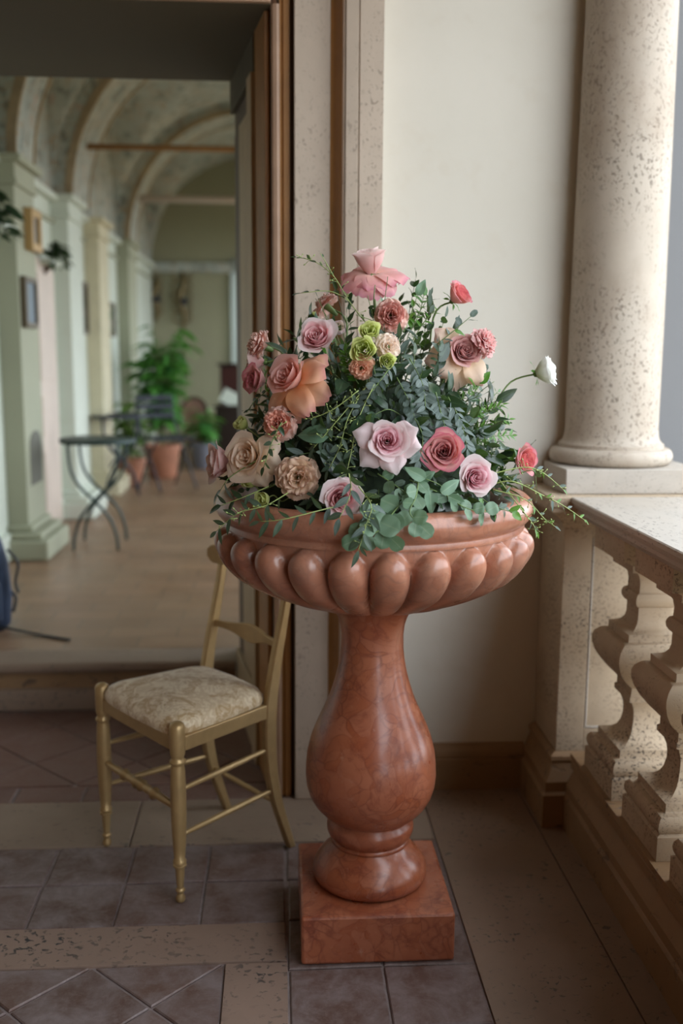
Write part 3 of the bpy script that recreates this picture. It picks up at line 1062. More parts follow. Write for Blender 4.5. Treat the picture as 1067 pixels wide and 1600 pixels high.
# stretchers
def rung(p, q, r, name='stretcher', rings_=None):
    p, q = Vector((p[0], cy(p[1]), p[2])), Vector((q[0], cy(q[1]), q[2]))
    n = 28
    pts = [p.lerp(q, i / n) for i in range(n + 1)]
    rad = []
    for i in range(n + 1):
        t = i / n
        rr = r * (.72 + .28 * math.sin(PI * t))
        if rings_:
            for c_ in rings_:
                if abs(t - c_) < .026: rr = r * 1.45
                elif abs(t - c_) < .06: rr = r * .85
        rad.append(rr)
    return MB().tube(pts, rad, 12).build(name, M['gold'], chair, smooth=True)
for s_ in (1, -1):
    xb = .152 if s_ > 0 else -.168
    rung((.199 * s_, .015, .310), (xb, .318, .318), .0085)
    rung((.198 * s_, .015, .186), (xb, .338, .193), .0085)
rung((.183, 0, .258), (-.183, 0, .258), .012, 'turned_stretcher', (.28, .47, .53, .72))
rung((.142, .350, .150), (-.158, .350, .150), .008)
# back splat (waisted curved rail)
def curved_rail(zlo, zhi, y0, bow, x0, x1, th, name):
    n = 28
    vs, fs = [], []
    for i in range(n + 1):
        t = i / n
        x = x0 + (x1 - x0) * t
        y = y0 + bow * math.sin(PI * t)
        a, b = zlo(t), zhi(t)
        vs += [(x, cy(y - th), a), (x, cy(y + th), a), (x, cy(y + th), b), (x, cy(y - th), b)]
    for i in range(n):
        for s__ in range(4):
            u_ = (s__ + 1) % 4
            fs.append((i * 4 + s__, i * 4 + u_, (i + 1) * 4 + u_, (i + 1) * 4 + s__))
    fs.append((3, 2, 1, 0)); fs.append(tuple(n * 4 + q for q in range(4)))
    return MB().add(vs, fs).build(name, M['gold'], chair, auto=40, bevel=.0025)
curved_rail(lambda t: .602 - .021 * math.sin(PI * t) ** 4, lambda t: .622 + .014 * math.sin(PI * t) ** 4, .362, .020, .142, -.158, .006, 'back_splat')
curved_rail(lambda t: .792 + .018 * (1 - min(1, min(t, 1 - t) / .05)) , lambda t: .848 - .016 * (1 - min(1, min(t, 1 - t) / .05)), .372, .022, .178, -.204, .008, 'crest_rail')

# ================================================================== THINGS IN THE CORRIDOR
iron = simple('green_iron', (.035, .06, .055), .45, .3)
dark = simple('dark_iron', (.03, .035, .05), .5, .2)
def bistro_table(name, loc, rz, lab, mat):
    t = empty(name, loc, rz, lab, 'table', 'round folding bistro tables in the corridor')
    p = [(.0, .655), (.222, .655), (.228, .660), (.228, .672), (.222, .677), (.0, .677)]
    MB().lathe(p[1:-1], 40).build('table_top', mat, t, auto=40)
    MB().lathe([(.229, .656), (.232, .658), (.232, .680), (.226, .682)], 40, cap=False).build('rim', mat, t)
    for y in (-.175, .175):
        for s_ in (1, -1):
            pts = smooth_path([(s_ * -.135, y, .006), (s_ * -.125, y, .10), (s_ * -.085, y, .21), (s_ * 0, y + s_ * .007, .315), (s_ * .085, y, .40), (s_ * .135, y, .50), (s_ * .150, y, .655)], 5)
            MB().tube(pts, .0095, 8).build('leg', mat, t, smooth=True)
    for s_ in (1, -1):
        MB().tube([(s_ * .15, -.175, .650), (s_ * .15, .175, .650)], .007, 8).build('crossbar', mat, t, smooth=True)
    MB().tube([(0, -.18, .315), (0, .18, .315)], .006, 8).build('pivot_rod', mat, t, smooth=True)
    return t
bistro_table('bistro_table', (-1.127, 6.26, FZ + .001), 0, 'small round green iron folding table nearest in the corridor, on curved crossed legs', iron)
bistro_table('bistro_table', (-1.36, 8.6, FZ + .001), R(12), 'dark round folding table farther back in the corridor, in front of the plants', dark)
# folding chair behind it
fc = empty('folding_chair', (-1.0, 8.95, FZ + .001), R(35), 'dark metal folding chair beside the farther round table', 'chair')
for x in (-.18, .18):
    MB().tube(smooth_path([(x, .2, .005), (x, 0, .30), (x, -.16, .46)], 4), .010, 8).build('leg', dark, fc, smooth=True)
    MB().tube(smooth_path([(x, -.2, .005), (x, 0, .30), (x, .20, .60), (x, .24, .80)], 4), .010, 8).build('back_post', dark, fc, smooth=True)
for i in range(6):
    MB().box((-.19, -.17 + i * .06, .448), (.19, -.125 + i * .06, .460)).build('seat_slat', dark, fc)
for z in (.62, .70, .78):
    MB().box((-.18, .205, z), (.18, .217, z + .045)).build('back_slat', dark, fc)

def leaf_mesh(name, L, W, kind='lance', fold=.25, bend=.25, mat=None, nv=7, nu=4, twist=0):
    vs, fs, at_ = [], [], []
    for i in range(nv + 1):
        v = i / nv
        if kind == 'lance': wv = math.sin(PI * min(1, v ** .85)) ** .85 * (1 - .25 * v)
        elif kind == 'round': wv = math.sqrt(max(0, 1 - (2 * v - 1) ** 2)) ** .9
        elif kind == 'ovate': wv = math.sin(PI * v ** .7) ** .8 * (1 - .15 * v)
        else: wv = math.sin(PI * v) ** .6
        wv = max(wv, .03)
        a = bend * v
        for j in range(nu + 1):
            u_ = (j / nu - .5) * 2
            x = u_ * W / 2 * wv
            y = L * v * math.cos(a * .6)
            z = -L * bend * v * v * .5 + abs(x) * fold + .03 * W * math.sin(v * 9 + u_ * 2)
            vs.append((x, y, z)); at_.append((v, abs(u_)))
    for i in range(nv):
        for j in range(nu):
            q = i * (nu + 1) + j
            fs.append((q, q + 1, q + nu + 2, q + nu + 1))
    return MB().add(vs, fs, at_).mesh(name, mat, smooth=True, att=True)

def orient(p, d, up=Vector((0, 0, 1)), roll=0, s=1):
    # matrix with +Y along d, +Z near up
    y = d.normalized()
    x = y.cross(up)
    if x.length < 1e-3: x = Vector((1, 0, 0))
    x.normalize()
    z = x.cross(y)
    mt = Matrix((x, y, z)).transposed().to_4x4() @ Matrix.Rotation(roll, 4, 'Y')
    mt = Matrix.Translation(p) @ mt @ Matrix.Scale(s, 4)
    return mt

def pot(loc, r, h, mat, name, lab, root=None):
    e = root or empty(name, loc, 0, lab, 'plant')
    MB().lathe([(r * .72, .001), (r * .78, .02), (r, h - .04), (r * 1.08, h - .04), (r * 1.08, h), (r * .95, h), (r * .93, h - .03)], 28).build('pot', mat, e, auto=40)
    return e
terra = simple('terracotta_pot', (.46, .20, .12), .7, 0, .2, 8)
gp = leaf_mesh('plant_leaf', .20, .075, 'ovate', .3, .7, leaf_mat('houseplant_leaf', (.05, .20, .05), (.14, .40, .08), (.2, .42, .12), .3, .2), 6, 2)
gp2 = leaf_mesh('plant_leaf_light', .13, .06, 'ovate', .3, .8, leaf_mat('houseplant_leaf_light', (.10, .22, .03), (.20, .32, .06), (.25, .4, .1), .4, .3), 5, 2)
def potted(loc, r, h, mat, lab, H, spread, nst, nl, leaf, seed, name='potted_plant', s=1):
    rn = random.Random(seed)
    e = pot(loc, r, h, mat, name, lab)
    MB().lathe([(r * .94, h - .035), (.01, h - .03)], 24, cap=False).build('soil', M['dark_filling'], e)
    for i in range(nst):
        a = 2 * PI * i / nst + rn.uniform(-.3, .3)
        sp = rn.uniform(.25, 1) * spread
        hh = H * rn.uniform(.55, 1) * (1 - .35 * sp / spread)
        pts = smooth_path([(0, 0, h - .04), (sp * .25 * math.cos(a), sp * .25 * math.sin(a), h + hh * .5), (sp * math.cos(a), sp * math.sin(a), h + hh)], 5)
        MB().tube(pts, .006, 6).build('stem', LM['stem'], e, smooth=True)
        for q in range(nl):
            t = .35 + .65 * q / (nl - 1)
            p = pts[min(len(pts) - 1, int(t * (len(pts) - 1)))]
            b = a + rn.uniform(-1.9, 1.9)
            d = Vector((math.cos(b), math.sin(b), rn.uniform(-.3, .5)))
            inst(leaf, 'leaf', e, orient(p, d, roll=rn.uniform(-.5, .5), s=s * rn.uniform(.7, 1.2)))
    return e
potted((-1.14, 9.75, FZ + .001), .17, .32, terra, 'tall bushy green potted plant standing against the corridor wall', 1.50, .24, 32, 11, gp, 3, s=1.15)
potted((-1.37, 9.25, FZ + .001), .13, .24, terra, 'lower light green potted plant left of the tall bushy one', .62, .15, 14, 7, gp2, 5, s=1.2)
potted((-.80, 10.5, FZ + .001), .12, .26, simple('grey_pot', (.20, .21, .26), .6), 'drooping green plant in a grey pot right of the tall bushy one', .45, .16, 10, 6, gp, 8)
# wall brackets with greenery
def bracket(loc, lab, seed, s=1.0):
    e = empty('wall_shelf', loc, 0, lab, 'shelf')
    MB().box((0, -.13, 0), (.14 * s, .13, .03)).build('board', M['green_wall'], e, bevel=.004)
    MB().extrude_y([(0, -.10), (.10 * s, -.005), (0, -.005)], -.02, .02).build('bracket', M['darkwood'], e)
    return e
def trailing(loc, lab, seed, n=9, L=.22, up=.5):
    rn = random.Random(seed)
    e = empty('trailing_greenery', loc, 0, lab, 'plant')
    for i in range(n):
        a = rn.uniform(-1.4, 1.4)
        d = Vector((math.cos(a), math.sin(a), 0))
        tip = rn.uniform(-.6, up)
        pts = smooth_path([Vector((0, 0, 0)), d * L * .5 + Vector((0, 0, .08 + tip * .1)), d * L + Vector((0, 0, tip * L * 1.4))], 4)
        MB().tube(pts, .003, 5).build('stem', LM['dstem'], e, smooth=True)
        for q in range(2, len(pts)):
            b = a + rn.uniform(-1.3, 1.3)
            inst(gpd, 'leaf', e, orient(pts[q], Vector((math.cos(b), math.sin(b), rn.uniform(-.6, .3))), roll=rn.uniform(-1, 1), s=rn.uniform(.35, .6)))
    return e
gpd = leaf_mesh('dark_plant_leaf', .20, .075, 'ovate', .3, .7, LM['dark'], 5, 2)
bracket((XL + .001, 5.40, 2.03), 'pale wall shelf on a dark bracket at the left edge of the doorway view', 1, 1.6)
trailing((XL + .10, 5.30, 2.062), 'dark green foliage spilling from the wall shelf at the left edge', 12, 14, .13, .9)
bracket((XL + .001, 6.95, 1.98), 'small pale shelf on the wall above the pink corridor door', 1, .8)
trailing((XL + .07, 6.95, 2.008), 'dark greenery on the shelf above the pink corridor door', 14, 7, .10)
# sheer curtain
cs = MB(); vs, fs = [], []
for i in range(61):
    x = WX0 + (WX1 - WX0) * i / 60
    yy = YE - .07 + .02 * math.sin(i * .9)
    for z in (1.0, 1.7, 2.56): vs.append((x, yy - .01 * (z < 1.5), z))
for i in range(60):
    for q in (0, 1): fs.append((i * 3 + q, i * 3 + q + 1, i * 3 + q + 4, i * 3 + q + 3))
kc = NT('sheer_curtain'); kc.col((.6, .64, .6)); tr_ = kc.n('ShaderNodeBsdfTranslucent'); tr_.inputs[0].default_value = (.45, .5, .48, 1); mm_ = kc.n('ShaderNodeMixShader'); mm_.inputs[0].default_value = .5; kc.l(kc.p.outputs[0], mm_.inputs[1]); kc.l(tr_.outputs[0], mm_.inputs[2]); kc.l(mm_.outputs[0], kc.out.inputs[0])
tag(cs.add(vs, fs).build('curtain', kc.m, smooth=True), 'pale sheer curtain over the far window at the corridor end', 'curtain')
# pictures
gl = simple('picture_glass', (.30, .36, .42), .15)
pg = simple('gilt_frame', (.50, .32, .13), .45, .2)
pd = simple('dark_frame', (.12, .09, .05), .5)
art = NT('botanical_print'); co = art.coord(False); art.col(art.mix(art.ramp(art.noise(co, 14, 4), [(.48, 0), (.56, 1)]), (.62, .60, .50), (.12, .26, .16))); art.rough(.4); art = art.m
def picture(x, y0, y1, z0, z1, fm, inner, lab, d=.035, fw_=.03):
    e = empty('framed_picture', (x, (y0 + y1) / 2, (z0 + z1) / 2), 0, lab, 'picture')
    a, b = (y1 - y0) / 2, (z1 - z0) / 2
    f = MB()
    f.box((.001, -a, -b), (d, -a + fw_, b)); f.box((.001, a - fw_, -b), (d, a, b)); f.box((.001, -a + fw_, -b), (d, a - fw_, -b + fw_)); f.box((.001, -a + fw_, b - fw_), (d, a - fw_, b))
    f.build('frame', fm, e, bevel=.003)
    MB().box((.001, -a + fw_, -b + fw_), (d * .5, a - fw_, b - fw_)).build('print', inner, e)
picture(XL + .121, 6.08, 6.32, 2.0, 2.24, pg, gl, 'gilt framed glass picture on the first corridor pier', .05, .045)
picture(XL + .121, 5.93, 6.22, 1.55, 1.84, pd, gl, 'dark framed picture hanging under the gilt one')
picture(XL + .001, 6.45, 6.90, 2.10, 2.32, pd, art, 'framed green botanical print high over the corridor door')
picture(XL + .001, 8.12, 8.36, 1.55, 1.96, pd, art, 'tall narrow dark framed picture between the second and third piers', .06)
picture(XL + .001, 9.35, 9.7, 1.55, 1.86, pd, art, 'small dark framed picture past the third corridor pier', .06)
# candle sconce on the end wall (curled ornament)
def sconce(loc, lab, s=1.0):
    e = empty('wall_ornament', loc, 0, lab, 'ornament')
    om = simple('old_gilt_' + lab[:4], (.20, .15, .07), .5, .3)
    MB().tube(smooth_path([(0, -.02, .42 * s), (.03, -.04, .25 * s), (-.03, -.05, .05 * s), (.03, -.04, -.15 * s), (0, -.02, -.36 * s)], 6), [.01 + .03 * math.sin(PI * i / 24) for i in range(25)], 8).build('stem', om, e, smooth=True)
    for i in range(5):
        for s_ in (1, -1):
            z = (.28 - .13 * i) * s
            c_ = [(0, -.03, z)] + [(s_ * s * (.05 + .07 * math.sin(a)), -.05, z + .06 * s * (1 - math.cos(a))) for a in (.5, 1.2, 2.0, 2.8, 3.6)]
            MB().tube(smooth_path(c_, 3), .012 * s, 6).build('scroll', om, e, smooth=True)
    MB().lathe([(.035, -.02), (.05, .0), (.035, .05), (.02, .06)], 16, (.02, -.07)).build('cup', dark, e, auto=40)
    return e
sconce((-1.22, YE - .001, 2.02), 'large scrolled gilt wall ornament centred on the end wall')
sconce((-1.56, YE - .001, 2.05), 'scrolled wall ornament in the left corner of the end wall', .75)
# oval-backed armchair
ac_s = .62
up = simple('rose_upholstery', (.46, .26, .21), .8, 0, .2, 14)
wd = simple('walnut', (.10, .045, .025), .45)
ac = empty('armchair', (-1.0, 11.4, FZ + .001), R(-8), 'oval backed armchair in faded pink upholstery beside the dark cabinet', 'armchair')
for x in (-.25, .25):
    for y in (-.25, .22):
        MB().tube(smooth_path([(x, y, 0), (x * .95, y * .97, .2), (x, y, .38)], 4), [.014, .018, .02, .022, .024, .026, .027, .028, .028], 8).build('leg', wd, ac, smooth=True)
MB().lathe([(.26, .34), (.30, .37), (.30, .42), (.26, .46), (.1, .48)], 28).build('seat', up, ac, smooth=True)
bk = MB().lathe([(.21, -.03), (.235, 0), (.21, .03), (.1, .045)], 32)
o = bk.build('back', up, ac, smooth=True); o.rotation_euler = (R(80), 0, 0); o.scale = (1, 1.2, 1); o.location = (0, .24, .78)
bk = MB().lathe([(.235, -.035), (.265, -.03), (.265, .03), (.235, .035)], 32, cap=False)
o = bk.build('back_frame', wd, ac, smooth=True); o.rotation_euler = (R(80), 0, 0); o.scale = (1, 1.2, 1); o.location = (0, .245, .78)
for s_ in (1, -1):
    MB().tube(smooth_path([(s_ * .22, .24, .66), (s_ * .29, .05, .68), (s_ * .29, -.2, .64), (s_ * .27, -.24, .44)], 5), .018, 8).build('arm', wd, ac, smooth=True)
ac.scale = (.64, .64, .64)
# cream tub chair behind
cr = simple('cream_upholstery', (.55, .52, .36), .8, 0, .1, 10)
tc = empty('tub_chair', (-.88, 11.9, FZ + .001), R(15), 'cream tub chair half hidden behind the pink armchair', 'armchair')
MB().lathe([(.28, .12), (.30, .15), (.30, .40), (.26, .44), (.1, .45)], 28).build('seat', cr, tc, smooth=True)
vs, fs = [], []
for i in range(25):
    a = R(-30 + 240 * i / 24)
    h = .62 + .22 * math.sin(PI * i / 24)
    for r_, z in ((.29, .14), (.36, .14), (.37, h - .03), (.33, h), (.29, h - .03)):
        vs.append((r_ * math.cos(a), r_ * math.sin(a), z))
for i in range(24):
    for q in range(5):
        t = (q + 1) % 5
        fs.append((i * 5 + q, i * 5 + t, (i + 1) * 5 + t, (i + 1) * 5 + q))
MB().add(vs, fs).build('back', cr, tc, smooth=True)
for x in (-.2, .2):
    for y in (-.2, .2):
        MB().tube([(x, y, 0), (x, y, .13)], .018, 8).build('leg', wd, tc, smooth=True)
tc.scale = (.66, .66, .66)
# upright piano / cabinet
pn = empty('cabinet', (-.49, 11.0, FZ + .001), R(0), 'tall dark wooden cabinet partly hidden behind the door surround', 'cabinet')
pw = simple('ebonised_wood', (.022, .012, .010), .3)
MB().box((-.19, -.3, .06), (.6, .35, .62)).build('lower_body', pw, pn, bevel=.01)
MB().box((-.15, -.05, .62), (.6, .35, 1.06)).build('upper_body', simple('mahogany', (.05, .012, .01), .3), pn, bevel=.01)
MB().box((-.21, -.33, .62), (.62, .0, .65)).build('shelf_board', pw, pn, bevel=.006)
MB().box((-.18, -.08, 1.06), (.62, .38, 1.09)).build('top', pw, pn, bevel=.006)
MB().box((-.17, -.28, .0), (-.10, -.21, .06)).build('foot', pw, pn)
MB().box((-.17, .25, .0), (-.10, .32, .06)).build('foot', pw, pn)
bk_ = MB(); bk_.box((-.10, -.012, 0), (.10, .0, .16)); 
o = bk_.build('open_booklet', simple('paper', (.52, .56, .48), .7)); o.location = (-.56, 10.80, FZ + .652); o.rotation_euler = (R(-22), R(28), 0); tag(o, 'pale sheet of paper leaning on the dark cabinet', 'paper')
# backpack at the left edge
bp_ = empty('backpack', (-1.345, 4.34, FZ + .001), R(20), 'navy backpack with black straps standing at the left edge', 'backpack')
navy = simple('navy_nylon', (.03, .05, .10), .7, 0, .3, 20)
blk = simple('black_webbing', (.012, .014, .016), .7)
vs, fs = [], []
secs = [(.0, .13, .085), (.03, .155, .10), (.15, .165, .11), (.30, .155, .10), (.40, .13, .085), (.46, .09, .06), (.48, .03, .02)]
for z, a, b in secs:
    for i in range(24):
        t = 2 * PI * i / 24
        c, s_ = math.cos(t), math.sin(t)
        vs.append((a * math.copysign(abs(c) ** .6, c), b * math.copysign(abs(s_) ** .6, s_), z))
for q in range(len(secs) - 1):
    for i in range(24):
        j = (i + 1) % 24
        fs.append((q * 24 + i, q * 24 + j, (q + 1) * 24 + j, (q + 1) * 24 + i))
fs.append(tuple(reversed(range(24)))); fs.append(tuple((len(secs) - 1) * 24 + i for i in range(24)))
MB().add(vs, fs).build('body', navy, bp_, smooth=True)
MB().box((-.11, -.150, .05), (.11, -.095, .24)).build('front_pocket', navy, bp_, bevel=.02)
MB().tube(smooth_path([(.15, -.05, .36), (.19, -.07, .30), (.175, -.08, .22), (.185, -.08, .17)], 5), .012, 6, flat=.4).build('side_strap', blk, bp_, smooth=True)
MB().tube(smooth_path([(.15, .02, .17), (.18, .0, .13), (.165, -.02, .07)], 5), .012, 6, flat=.5).build('buckle_strap', blk, bp_, smooth=True)
MB().tube(smooth_path([(.10, -.10, .03), (.20, -.16, .012), (.28, -.24, .006), (.36, -.33, .006)], 6), .012, 6, flat=.35).build('trailing_strap', blk, bp_, smooth=True)

# ================================================================== FLOWERS
V = Vector
CEN = V((UX, UY, 1.12))


def facing(r_, u_, t_):
    # direction from right / up / towards-camera components
    return V((r_ + t_ * -.096, -t_, u_)).normalized()


def frame(p, d, roll=0.0, s=1.0):
    z = d.normalized()
    x = V((0, 0, 1)).cross(z)
    if x.length < .05: x = V((1, 0, 0))
    x.normalize()
    y = z.cross(x)
    return Matrix.Translation(p) @ Matrix((x, y, z)).transposed().to_4x4() @ Matrix.Rotation(roll, 4, 'Z') @ Matrix.Scale(s, 4)


def petal_cup(a, Rr, Hh, W, flare, curl, z0=0, rn=rnd, ruff=0.0, nv=8, nu=8, point=.0, spiral=.10):
    vs, fs, at_ = [], [], []
    ph = rn.uniform(0, 6)
    for i in range(nv + 1):
        v = i / nv
        wd = (.45 + .55 * math.sin(PI * min(1, .10 + v * .62)))
        if v > .85: wd *= 1 - .10 * ((v - .85) / .15) ** 2
        for j in range(nu + 1):
            u_ = (j / nu - .5) * 2
            an = a + u_ * W * wd
            r_ = Rr * (.30 + .70 * math.sin(min(1, v * 1.25) * PI / 2)) * (1 + flare * v * v) * (1 + spiral * u_)
            z = z0 + Hh * v * (1 - .10 * u_ * u_ * v) + point * Hh * (1 - abs(u_)) * max(0, v - .7)
            if v > .7:
                c_ = ((v - .7) / .3) ** 2
                r_ += curl * c_ * Rr * (1 + .25 * math.sin(u_ * 2.3 + ph))
                z -= curl * c_ * Rr * .55
            wv = ruff * math.sin(u_ * 5 + ph) * v * v
            r_ += wv; z += wv * .6
            vs.append((r_ * math.cos(an), r_ * math.sin(an), z)); at_.append((v, abs(u_)))
    for i in range(nv):
        for j in range(nu):
            q = i * (nu + 1) + j
            fs.append((q, q + 1, q + nu + 2, q + nu + 1))
    return MB().add(vs, fs, at_)


def petal_sheet(a, L, Wd, el, droop, roll_, ruff=0.0, rn=rnd, r0=.006, z0=0.0, nv=9, nu=8, serr=0.0, point=.25, cupd=.25):
    # sheet starting near the axis going outward with elevation el, drooping at the tip
    vs, fs, at_ = [], [], []
    ph = rn.uniform(0, 6)
    for i in range(nv + 1):
        v = i / nv
        wv = math.sin(PI * (.12 + .60 * v)) if v < .72 else math.sin(PI * (.12 + .60 * v)) * (1 - .0 * v)
        if v > .8: wv *= 1 - .45 * ((v - .8) / .2) ** 2
        if v == 0: wv = .25
        for j in range(nu + 1):
            u_ = (j / nu - .5) * 2
            e = el - droop * v * v
            Lv = L * v * (1 - .12 * u_ * u_ * v + point * (1 - abs(u_)) * max(0, v - .75))
            if serr and v > .9: Lv += serr * (1 if j % 2 else -1)
            x = r0 + Lv * math.cos(el - droop * v * .6)
            z = z0 + Lv * math.sin(el - droop * v * .6)
            y = u_ * Wd * .5 * wv
            z += cupd * y * y / max(Wd, .001) * (1 - v) - roll_ * (abs(u_) ** 3) * L * .25 * v
            rf = ruff * math.sin(u_ * 6 + ph + v * 2) * v * v
            z += rf; x += rf * .3 * math.sin(u_ * 9 + ph)
            if roll_ and v > .8: z -= roll_ * ((v - .8) / .2) ** 2 * L * .14
            vs.append((x * math.cos(a) - y * math.sin(a), x * math.sin(a) + y * math.cos(a), z)); at_.append((v, abs(u_)))
    for i in range(nv):
        for j in range(nu):
            q = i * (nu + 1) + j
            fs.append((q, q + 1, q + nu + 2, q + nu + 1))
    return MB().add(vs, fs, at_)


def stem_to(e, p, d, target, r=.0022, mat=None, name='stem'):
    # root-local stem, from under the flower head to the target in the bouquet heart
    t = target - p
    pts = smooth_path([V((0, 0, 0)) - d * .003, -d * min(.06, t.length * .3), t * .6 + V((0, 0, -.01)), t], 5)
    MB().tube(pts, r, 6).build(name, mat or LM['stem'], e, smooth=True)


def sepals(e, mt, r, n=5, L=.022, drop=-.6, mat=None):
    for i in range(n):
        b = petal_sheet(2 * PI * i / n + .3, L, L * .32, .3, 1.4 + drop, 0, 0, r0=r * .25, z0=-.002, nv=4, nu=2, point=.6)
        o = b.build('sepal', mat or LM['bright'], e, smooth=True, att=True)
        o.matrix_local = mt
    o = MB().lathe([(.001, -.008), (r * .18, -.006), (r * .26, .0), (r * .30, .005)], 10).build('calyx', mat or LM['stem'], e, smooth=True)
    o.matrix_local = mt


def flower_root(name, p, lab, cat='flower', group=None):
    return empty(name, p, 0, lab, cat, group)


def rose(p, d, lab, inner, outer=None, R_=.028, Hh=.038, openness=.3, n=20, outs=(), seed=1, stem=True, target=None, name='rose', roll=0, sep=True, s=1.0, curl=.22):
    """outs: list of (azimuth, length, width, elevation, droop) for wide reflexed guard petals"""
    rn = random.Random(seed)
    e = flower_root(name, p, lab)
    mt = frame(V((0, 0, 0)), d, roll, s)
    # tight heart
    for i in range(n):
        t = i / (n - 1)
        a = i * 2.4 + rn.uniform(-.2, .2)
        rad = R_ * (.10 + .90 * t ** .85)
        h = Hh * (.93 - .10 * t + .06 * math.sin(i)) if t > .3 else Hh * (.86 + .1 * t)
        W = 1.5 - .55 * t if t < .5 else 1.22 - .25 * (t - .5)
        fl = openness * (.10 + .9 * t ** 2)
        cu = curl * t ** 1.5 + .04
        b = petal_cup(a, rad, h, W, fl, cu, 0, rn, ruff=.0008 + .0012 * t, nv=7, nu=7, point=.10 * t, spiral=.16 * (1 - .5 * t))
        o = b.build('petal', inner if t < .72 or outer is None else outer, e, smooth=True, att=True)
        o.matrix_local = mt
    for (a, L, Wd, el, dr) in outs:
        b = petal_sheet(a, L, Wd, el, dr, .9, .0030, rn, r0=.010, z0=.004, point=.40, cupd=1.3)
        o = b.build('outer_petal', outer or inner, e, smooth=True, att=True)
        o.matrix_local = mt
    if sep: sepals(e, mt, R_ * s)
    if stem: stem_to(e, p, d, target or CEN + (p - CEN) * .25)
    return e


def carnation(p, d, lab, mat, mat_out=None, R_=.036, n=34, seed=1, target=None, name='carnation', flat=1.0, stem=True, dense=1.0, calyx=True):
    rn = random.Random(seed)
    e = flower_root(name, p, lab)
    mt = frame(V((0, 0, 0)), d)
    for i in range(n):
        t = i / (n - 1)
        a = i * 2.4 + rn.uniform(-.3, .3)
        el = R(82) - R(92) * t ** .9 * flat + rn.uniform(-.12, .12)
        L = R_ * (.62 + .42 * t) * rn.uniform(.9, 1.1)
        b = petal_sheet(a, L, L * (.95 + .4 * t), el, .35 * t, 0, R_ * .10, rn, r0=.002, z0=.006, nv=7, nu=10, serr=R_ * .022, point=0, cupd=0)
        o = b.build('petal', mat if t < .62 or not mat_out else mat_out, e, smooth=True, att=True)
        o.matrix_local = mt
    if calyx:
        o = MB().lathe([(.002, -.030), (.0045, -.028), (.0065, -.018), (.0075, -.004), (.009, .006), (.010, .010)], 12).build('calyx', LM['stem'], e, smooth=True)
        o.matrix_local = mt
    if stem: stem_to(e, p - d * .028, d, target or CEN + (p - CEN) * .25)
    return e


PM = {
    'blush': petal_mat('petal_blush', (.72, .42, .40), (.74, .52, .49), (.80, .68, .62)),
    'blush_heart': petal_mat('petal_blush_heart', (.66, .24, .27), (.74, .42, .43), (.78, .58, .56)),
    'palepink': petal_mat('petal_pale_pink', (.74, .50, .50), (.80, .64, .64), (.84, .76, .74)),
    'palepink_heart': petal_mat('petal_pale_pink_heart', (.66, .24, .30), (.78, .50, .54), (.82, .68, .68)),
    'peach': petal_mat('petal_peach', (.76, .38, .14), (.78, .42, .27), (.74, .30, .30)),
    'peachpink': petal_mat('petal_peach_pink', (.72, .36, .25), (.72, .38, .32), (.74, .46, .42)),
    'apricot': petal_mat('petal_apricot', (.80, .56, .34), (.80, .58, .46), (.76, .46, .44)),
    'mauve': petal_mat('petal_dusky_mauve', (.50, .18, .16), (.62, .34, .32), (.70, .46, .44)),
    'toprose': petal_mat('petal_top_rose', (.76, .50, .40), (.72, .36, .36), (.66, .24, .34)),
    'deep': petal_mat('petal_deep_pink', (.50, .12, .14), (.66, .28, .28), (.72, .42, .38)),
    'coral': petal_mat('petal_coral_red', (.58, .10, .11), (.66, .22, .20), (.62, .10, .14)),
    'coralpale': petal_mat('petal_coral_pale', (.70, .40, .34), (.72, .34, .32), (.62, .10, .20)),
    'spray': petal_mat('petal_spray', (.62, .40, .34), (.56, .26, .24), (.52, .06, .13)),
    'carn': petal_mat('petal_carnation_coral', (.56, .16, .09), (.74, .36, .26), (.78, .50, .40)),
    'carn_out': petal_mat('petal_carnation_pale', (.72, .40, .30), (.76, .50, .42), (.80, .62, .54)),
    'carn_brown': petal_mat('petal_carnation_brown', (.36, .08, .05), (.62, .27, .22), (.74, .46, .40)),
    'carn_pink': petal_mat('petal_carnation_pink', (.60, .22, .22), (.76, .44, .42), (.80, .60, .56)),
    'cream': petal_mat('petal_cream', (.70, .52, .33), (.76, .60, .46), (.74, .54, .42)),
    'creamfl': petal_mat('petal_cream_flesh', (.50, .36, .14), (.72, .52, .38), (.70, .46, .36)),
    'blushcream': petal_mat('petal_blush_cream', (.76, .60, .48), (.80, .68, .58), (.78, .58, .50)),
    'lime': petal_mat('petal_lime', (.46, .52, .14), (.62, .66, .26), (.70, .70, .36)),
    'white': petal_mat('petal_white', (.74, .76, .62), (.84, .84, .78), (.86, .86, .82)),
    'salmon': petal_mat('petal_salmon', (.72, .36, .22), (.76, .44, .30), (.76, .50, .38)),
}

# ---- mound helper
def mound_r(z):
    t = max(0, min(1, (z - 1.02) / .60))
    return .335 * (1 - t ** 1.5) ** .62 + .01


def front(px, py, f=.92):
    """point on the front of the bouquet mound seen at this picture position"""
    best = None
    for i in range(60):
        y = UY - .36 + .012 * i
        p = at(px, py, y)
        rr = math.hypot(p.x - UX, p.y - UY)
        if rr <= mound_r(p.z) * f: return p
        if best is None or rr - mound_r(p.z) < best[0]: best = (rr - mound_r(p.z), p)
    return best[1]


FP = []  # flower positions, leaves keep clear of them
def F(px, py, y=None, f=.97, r=.035):
    p = at(px, py, y) if y else front(px, py, f)
    FP.append((p, r, p.length and (p - V((0, 0, H_CAM))).length))
    return p


